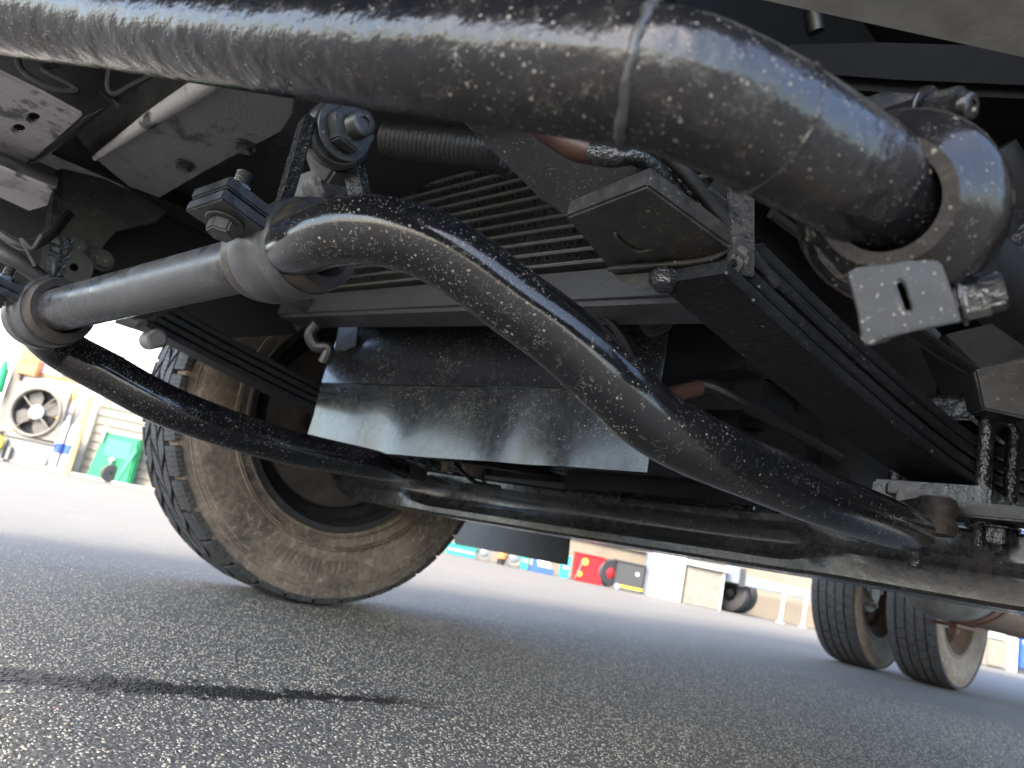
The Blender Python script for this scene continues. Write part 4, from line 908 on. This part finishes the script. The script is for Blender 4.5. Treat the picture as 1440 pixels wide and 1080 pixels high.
# industrial fan in its square frame
fan = yroot('fan', .24, 0, 'large round floor fan in a beige square frame above a grey bin', 'fan')
fc = Y_(.24, -.02, .64)
tilt = (E_, N_, Z_)
bm = bmesh.new()
outer = [fc + E_ * a + Z_ * b for a, b in ((-.35, -.30), (.33, -.30), (.33, .33), (-.35, .33))]
hole = [fc + E_ * .272 * math.cos(t * math.pi / 24) + Z_ * .272 * math.sin(t * math.pi / 24) for t in range(48)]
slab(bm, outer, N_ * .05, .004, [hole]); yobj('frame', bm, 'fanframe', fan)
bm = bmesh.new(); lathe(bm, fc, N_, [(.05, .272), (.075, .275), (.085, .29), (.075, .305), (.05, .308)], 48); yobj('ring', bm, 'fanframe', fan)
bm = bmesh.new(); lathe(bm, fc, N_, [(-.10, 0), (-.10, .27), (.04, .272)], 48); yobj('duct', bm, 'fandark', fan)
bm = bmesh.new(); lathe(bm, fc, N_, [(.02, .085), (.055, .085), (.06, .07), (.075, .06), (.08, 0)], 32); yobj('hub', bm, 'white', fan)
bl = None
for k in range(4):
    a = k * math.pi / 2 + .5; d = E_ * math.cos(a) + Z_ * math.sin(a); t = -E_ * math.sin(a) + Z_ * math.cos(a)
    bm = bmesh.new(); slab(bm, [fc + d * .07 - t * .05, fc + d * .16 - t * .10, fc + d * .25 - t * .09, fc + d * .26 + t * .06, fc + d * .15 + t * .07, fc + d * .07 + t * .04], N_ * .012 , .002); yobj('blade', bm, 'fanblade', fan)
    bm = bmesh.new(); a += .4; d = E_ * math.cos(a) + Z_ * math.sin(a); tube(bm, [fc + N_ * .055 + d * .08, fc + N_ * .05 + d * .275], .008, 8); yobj('strut', bm, 'fanframe', fan)
# grey bin below
gb = yroot('bin', .25, .0, 'grey plastic bin standing under the round fan', 'bin')
bm = bmesh.new(); slab(bm, [Y_(-.05, -.05, .02), Y_(.56, -.05, .02), Y_(.60, -.05, .30), Y_(-.02, -.05, .30)], N_ * .10, .012); yobj('body', bm, 'greybox', gb)
bm = bmesh.new(); ybox(bm, -.03, .61, -.06, .07, .298, .318, .006); yobj('rim', bm, 'greybox', gb)
# cylinders with blue bands
for i, (s, lab) in enumerate(((.62, 'white gas cylinder with blue band, nearer the fan'), (.74, 'white gas cylinder with blue band, leaning plank beside it'))):
    rt = yroot('gas_cylinder', s, .0, lab, 'gas cylinder', 'blue banded gas cylinders')
    bm = bmesh.new(); lathe(bm, Y_(s, -.01, 0), Z_, [(.02, 0), (.02, .055), (.5, .055), (.58, .045), (.62, .02), (.68, .018), (.68, 0)], 24); yobj('body', bm, 'white', rt)
    bm = bmesh.new(); lathe(bm, Y_(s, -.01, 0), Z_, [(.22, .056), (.34, .056)], 24); yobj('band', bm, 'blue', rt)
for nm, mt_, p0, p1, r, lab, cat in (('pole', 'violet', (.60, .07, .12), (.53, -.1, .95), .010, 'thin violet pole leaning on the cylinders', 'pole'), ('cable', 'dark', (.70, .07, .05), (.66, .0, .85), .007, 'thin black cable hanging in front of the cylinders', 'cable')):
    bm = bmesh.new(); tube(bm, [Y_(*p0), Y_(*p1)], r, 8); tag(yobj(nm, bm, mt_), lab, cat)
bm = bmesh.new(); slab(bm, [Y_(.80, .05, .0), Y_(.88, .05, .0), Y_(.79, -.1, 1.0), Y_(.71, -.1, 1.0)], N_ * .025, .003); tag(yobj('plank', bm, 'wood'), 'orange wooden plank leaning against the wall beside the cylinders', 'plank')
bm = bmesh.new(); slab(bm, [Y_(.44, -.05, .62), Y_(.50, -.05, .62), Y_(.60, -.12, 1.06), Y_(.54, -.12, 1.06)], N_ * .025, .003); tag(yobj('broom', bm, 'yellow'), 'yellow broom head leaning at the right of the fan', 'broom')
# yellow reel
rt = yroot('hose_reel', 0, .1, 'small yellow hose reel on a grey stand at the foot of the fan', 'hose reel')
bm = bmesh.new(); lathe(bm, Y_(-.05, .12, .19), N_, [(-.02, .04), (-.03, .095), (0, .10), (.03, .095), (.03, .05), (-.02, .04)], 24); yobj('reel', bm, 'yellow', rt)
bm = bmesh.new(); ybox(bm, -.12, .12, .04, .14, .0, .03); ybox(bm, .03, .06, .06, .1, .03, .26); ybox(bm, .10, .14, .06, .10, .02, .18); yobj('stand', bm, 'greybox', rt)
# green hanging tube on the left, orange crate with note
bm = bmesh.new(); lathe(bm, Y_(-.33, -.05, .78), (E_ * -.10 + Z_), [(0, 0), (0, .05), (.02, .055), (.30, .055), (.36, .03), (.40, .03), (.40, 0)], 20)
tag(yobj('canister', bm, 'green'), 'bright green canister hanging at the left edge', 'canister')
rt = yroot('crate', -.2, -.1, 'orange crate with a cream note beside the green canister', 'crate')
bm = bmesh.new(); ybox(bm, -.22, .02, -.18, -.06, 1.07, 1.40, .008); yobj('body', bm, 'orange', rt)
bm = bmesh.new(); ybox(bm, -.20, -.03, -.058, -.055, 1.22, 1.34, .001); yobj('note', bm, 'yellow', rt)
bm = bmesh.new()
for s, w_ in ((-.18, .05), (-.11, .06)): ybox(bm, s, s + w_, -.054, -.053, 1.27, 1.29, 0)
yobj('print', bm, 'post', rt)
# green bin
rt = yroot('green_bin', 1.3, 0, 'translucent green plastic container between siding wall and front tyre', 'container')
bm = bmesh.new(); slab(bm, [Y_(1.05, -.12, .02), Y_(1.56, -.12, .02), Y_(1.54, -.12, .58), Y_(1.10, -.12, .58)], N_ * .16, .02); yobj('body', bm, 'green', rt)
bm = bmesh.new(); ybox(bm, 1.17, 1.48, .04, .05, .30, .52, .006); yobj('panel', bm, 'greenlt', rt)
bm = bmesh.new(); slab(bm, [Y_(1.40, .045, .04), Y_(1.44, .045, .04), Y_(1.55, .045, .42), Y_(1.52, .045, .50)], N_ * .01, .002); yobj('rib', bm, 'greenlt', rt)
rt = yroot('trowel', 1.2, .06, 'white handled scraper hanging on a green cord before the green container', 'scraper')
bm = bmesh.new(); tube(bm, [Y_(1.08, .06, .95), Y_(1.10, .06, .80), Y_(1.115, .06, .66)], .006, 8); yobj('cord', bm, 'green', rt)
bm = bmesh.new(); lathe(bm, Y_(1.12, .06, .65), -Z_, [(0, 0), (0, .02), (.04, .035), (.07, .02), (.2, .012), (.2, 0)], 14); yobj('handle', bm, 'white', rt)
rt = yroot('castor', 1.33, .08, 'dark wheel with a white knob in front of the green container', 'wheel')
bm = bmesh.new(); lathe(bm, Y_(1.33, .07, .115), (E_ * .8 + N_ * .6), [(-.03, .02), (-.03, .10), (0, .105), (.03, .10), (.03, .02)], 20, closed=True); yobj('tyre', bm, 'fandark', rt)
bm = bmesh.new(); lathe(bm, Y_(1.31, .08, .23), Z_, [(0, 0), (0, .015), (.02, .02), (.04, .038), (.06, .03), (.07, 0)], 16); yobj('knob', bm, 'white', rt)

# ---- middle: things along the foot of a wall
gw = yroot('store_wall', 6.5, -.8, 'low ochre wall behind the coloured things beyond the mud flap', 'wall')
bm = bmesh.new(); ybox(bm, 4.62, 9.2, -1.2, -.9, 0, 4.0); yobj('wall', bm, 'ochre', gw)
bm = bmesh.new(); ybox(bm, 4.62, 9.2, -.9, -.86, .52, .58); yobj('rail', bm, 'post', gw)
for s, w_, h_, mt_, lab in ((5.45, .36, .12, 'teal', 'flat teal crate nearest the front tyre'), (6.36, .10, .20, 'teal', 'small teal box behind the grey round wheel'), (6.86, .10, .24, 'cyan', 'cyan box touching the red bin')):
    rt = yroot('crate', s, 0, lab, 'crate')
    bm = bmesh.new(); slab(bm, [Y_(s, -.1, .0), Y_(s + w_, -.1, .0), Y_(s + w_ * 1.02, -.1, h_), Y_(s - .01, -.1, h_)], N_ * .16, .008); yobj('body', bm, mt_, rt)
    bm = bmesh.new(); ybox(bm, s - .012, s + w_ + .012, -.11, .07, h_, h_ + .02, .004); yobj('rim', bm, mt_, rt)
    bm = bmesh.new(); ybox(bm, s + .02, s + w_ - .02, .061, .068, h_ * .45, h_ * .6, .002); yobj('stripe', bm, 'white', rt)
for s, r, lab in ((5.91, .10, 'grey trolley wheel left of the orange topped bottle'), (6.28, .12, 'pale grey wheel right of the orange topped bottle')):
    rt = yroot('trolley_wheel', s, .02, lab, 'wheel', 'loose trolley wheels')
    bm = bmesh.new(); lathe(bm, Y_(s, 0, r), N_, [(-.03, .03), (-.03, r * .96), (0, r), (.03, r * .96), (.035, r * .7), (.02, r * .6), (.02, .03)], 28, closed=True); yobj('tyre', bm, 'greybox', rt)
    bm = bmesh.new(); lathe(bm, Y_(s, 0, r), N_, [(-.02, 0), (-.02, r * .5), (.03, r * .5), (.045, r * .2), (.045, 0)], 24); yobj('hub', bm, 'railgrey', rt)
rt = yroot('bottle', 6.13, .03, 'dark bottle with an orange cap between two grey wheels', 'bottle')
bm = bmesh.new(); lathe(bm, Y_(6.13, .03, 0), Z_, [(.0, 0), (.0, .045), (.06, .05), (.075, .03)], 20); yobj('body', bm, 'dark', rt)
bm = bmesh.new(); lathe(bm, Y_(6.13, .03, 0), Z_, [(.075, .055), (.13, .06), (.145, .05), (.145, 0)], 20); yobj('cap', bm, 'orange', rt)
for s, w_, h_, lab in ((6.48, .30, .07, 'blue box lying flat left of the cyan box'),):
    rt = yroot('box', s, 0, lab, 'box')
    bm = bmesh.new(); ybox(bm, s, s + w_, -.1, .05, 0, h_, .006); yobj('body', bm, 'blue', rt)
    bm = bmesh.new(); slab(bm, [Y_(s, -.08, h_ + .002), Y_(s + w_ * .9, -.08, h_ + .002), Y_(s + w_ * .7, -.08, h_ + .13), Y_(s + .02, -.08, h_ + .13)], N_ * .12, .006); yobj('lid', bm, 'white', rt)
    bm = bmesh.new(); slab(bm, [Y_(s + .02, .042, h_ + .01), Y_(s + .10, .042, h_ + .01), Y_(s + .06, .042, h_ + .11), Y_(s + .02, .042, h_ + .11)], N_ * .004); yobj('mark', bm, 'blue', rt)
rt = yroot('red_bin', 7.2, .05, 'square red bin with yellow marks beyond the mud flap', 'bin')
bm = bmesh.new(); slab(bm, [Y_(7.02, -.1, 0), Y_(7.36, -.1, 0), Y_(7.36, -.1, .32), Y_(7.00, -.1, .32)], N_ * .22, .012); yobj('body', bm, 'red', rt)
bm = bmesh.new(); ybox(bm, 6.99, 7.37, -.11, .13, .315, .335, .004); yobj('rim', bm, 'red', rt)
bm = bmesh.new(); lathe(bm, Y_(7.12, .121, .24), N_, [(0, 0), (0, .04), (.004, .04), (.004, 0)], 16); lathe(bm, Y_(7.08, .121, .09), N_, [(0, 0), (0, .03), (.004, .03), (.004, 0)], 16); yobj('mark', bm, 'yellow', rt)
bm = bmesh.new(); tube(bm, [Y_(7.03, .13, .02), Y_(7.10, .14, .26)], .008, 8); yobj('handle', bm, 'greybox', rt)
rt = yroot('hose_reel', 7.44, .05, 'black tyred wheel with red hub between red bin and charcoal crate', 'wheel')
bm = bmesh.new(); lathe(bm, Y_(7.44, .04, .17), (E_ * .5 + N_ * .87), [(-.04, .07), (-.04, .15), (0, .165), (.04, .15), (.04, .07)], 28, closed=True); yobj('tyre', bm, 'tyrefar', rt)
bm = bmesh.new(); lathe(bm, Y_(7.44, .04, .17), (E_ * .5 + N_ * .87), [(-.03, 0), (-.03, .08), (.03, .08), (.05, .03), (.05, 0)], 20); yobj('hub', bm, 'red', rt)
rt = yroot('crate', 7.7, 0, 'charcoal crate with a white label and yellow foot strip', 'crate')
bm = bmesh.new(); ybox(bm, 7.52, 7.87, -.15, .08, .06, .33, .01); yobj('body', bm, 'darkcrate', rt)
bm = bmesh.new(); ybox(bm, 7.50, 7.88, -.16, .09, .325, .345, .004); yobj('lid', bm, 'darkcrate', rt)
bm = bmesh.new(); ybox(bm, 7.76, 7.80, .081, .083, .20, .24, .0); yobj('label', bm, 'white', rt)
bm = bmesh.new(); ybox(bm, 7.58, 7.87, .0, .09, .035, .06, .002); yobj('foot', bm, 'yellow', rt)
bm = bmesh.new(); lathe(bm, Y_(7.55, .1, .035), N_, [(-.01, .0), (-.01, .04), (.02, .04), (.02, .0)], 20); yobj('castor', bm, 'railgrey', rt)
# pole, white panel, cabinet
rt = yroot('partition', 8.1, 0, 'tall white panel with a grey edge post right of the charcoal crate', 'partition')
bm = bmesh.new(); ybox(bm, 7.94, 8.38, -.10, -.02, .0, 2.2, .004); yobj('panel', bm, 'white', rt)
bm = bmesh.new(); ybox(bm, 7.89, 7.93, -.08, .02, 0, 2.3, .004); yobj('post', bm, 'railgrey', rt)
rt = yroot('cabinet', 8.6, 0, 'stained beige cabinet with an overhanging white lid', 'cabinet')
bm = bmesh.new(); ybox(bm, 8.41, 8.86, -.3, .0, .0, .46, .006); yobj('body', bm, 'cabinet', rt)
bm = bmesh.new(); ybox(bm, 8.39, 8.92, -.32, .04, .46, .52, .006); yobj('lid', bm, 'white', rt)
bm = bmesh.new(); ybox(bm, 8.845, 8.87, .001, .012, .0, .45, .002); yobj('edge_strip', bm, 'white', rt)
# trailer behind the cabinet
tr = yroot('trailer', 9.5, -.3, 'grey trailer chassis with black tyres right of the beige cabinet', 'trailer')
tc_ = Y_(9.17, -.35, .26)
bm = bmesh.new(); ybox(bm, 8.90, 9.08, -.12, -.06, .36, .56, .006); yobj('side_panel', bm, 'railgrey', tr)
bm = bmesh.new(); ybox(bm, 9.16, 10.9, -.14, -.08, .35, .47, .006); yobj('chassis_rail', bm, 'railgrey', tr)
bm = bmesh.new(); ybox(bm, 9.085, 9.155, -.3, -.07, .33, .55, .004); yobj('bracket', bm, 'darkcrate', tr)
wd = (N_ * .75 - E_ * .66)
pr = [(-.10, .13), (-.10, .20), (-.085, .245), (-.05, .258), (-.045, .252), (-.015, .252), (-.012, .258), (.012, .258), (.015, .252), (.045, .252), (.05, .258), (.085, .245), (.10, .20), (.10, .13), (.07, .12), (.02, .11)]
pr = [(t, r * .92) for t, r in pr]
bm = bmesh.new(); lathe(bm, Y_(9.10, -.34, .240), wd, pr, 40); wt = yobj('tyre', bm, 'tyrefar', tr)
copy_part(wt, tr, wt.location - wd * .24)
bm = bmesh.new(); lathe(bm, Y_(9.10, -.34, .24), wd, [(.03, 0), (.03, .05), (-.02, .06), (-.03, .115), (.06, .118)], 28); yobj('rim', bm, 'fandark', tr)
bm = bmesh.new(); ybox(bm, 10.0, 10.12, -.078, -.05, .40, .53, .004); yobj('tail_lamp', bm, 'red', tr)
for s in (9.62, 9.90):
    rt = yroot('prop_stand', s, .02, 'white trestle leg under the trailer rail, %s of two' % ('left' if s < 9.7 else 'right'), 'stand')
    bm = bmesh.new(); tube(bm, [Y_(s, .0, 0), Y_(s + .04, -.05, .36)], .018, 10); yobj('leg', bm, 'white', rt)
    bm = bmesh.new(); ybox(bm, s - .04, s + .04, -.03, .03, 0, .015, .002); yobj('foot', bm, 'white', rt)
gw2 = yroot('rear_wall', 10.2, -1.0, 'low tan wall behind the trailer legs', 'wall')
bm = bmesh.new(); ybox(bm, 9.2, 14, -1.3, -1.0, 0, 3.5); yobj('wall', bm, 'siding', gw2)
bm = bmesh.new(); ybox(bm, 9.2, 14, -1.0, -.92, .0, .28); yobj('plinth', bm, 'ochre', gw2)
# right edge: machine with blue front
rt = yroot('vending_machine', 12.6, 0, 'machine with blue lower front and white dots right of the rear tyre', 'machine')
bm = bmesh.new(); ybox(bm, 12.66, 13.3, -.4, .0, .06, 1.8, .01); yobj('body', bm, 'blue', rt)
bm = bmesh.new(); ybox(bm, 12.68, 13.3, .001, .006, .36, .40, .0); lathe(bm, Y_(12.74, .002, .18), N_, [(0, 0), (0, .03), (.004, .03), (.004, 0)], 16); lathe(bm, Y_(12.76, .002, .31), N_, [(0, 0), (0, .02), (.004, .02), (.004, 0)], 16); yobj('marking', bm, 'white', rt)
bm = bmesh.new(); ybox(bm, 12.80, 13.1, .002, .008, .1, .3, .002); yobj('sticker', bm, 'red', rt)
bm = bmesh.new(); ybox(bm, 12.66, 13.3, -.3, -.02, .0, .06, .002); yobj('plinth', bm, 'darkcrate', rt)
rt = yroot('locker', 12.4, 0, 'cream locker with a recessed door beside the blue machine', 'locker')
bm = bmesh.new(); ybox(bm, 12.22, 12.64, -.3, -.03, .0, 1.7, .01); yobj('body', bm, 'cabinet', rt)
bm = bmesh.new(); ybox(bm, 12.25, 12.46, -.028, -.01, .02, .33, .006); yobj('door', bm, 'siding', rt)
bm = bmesh.new(); ybox(bm, 12.50, 12.62, -.028, .01, .0, .40, .006); yobj('post', bm, 'white', rt)
bm = bmesh.new(); ybox(bm, 12.25, 12.46, -.028, -.008, .35, .42, .004); yobj('drawer', bm, 'white', rt)
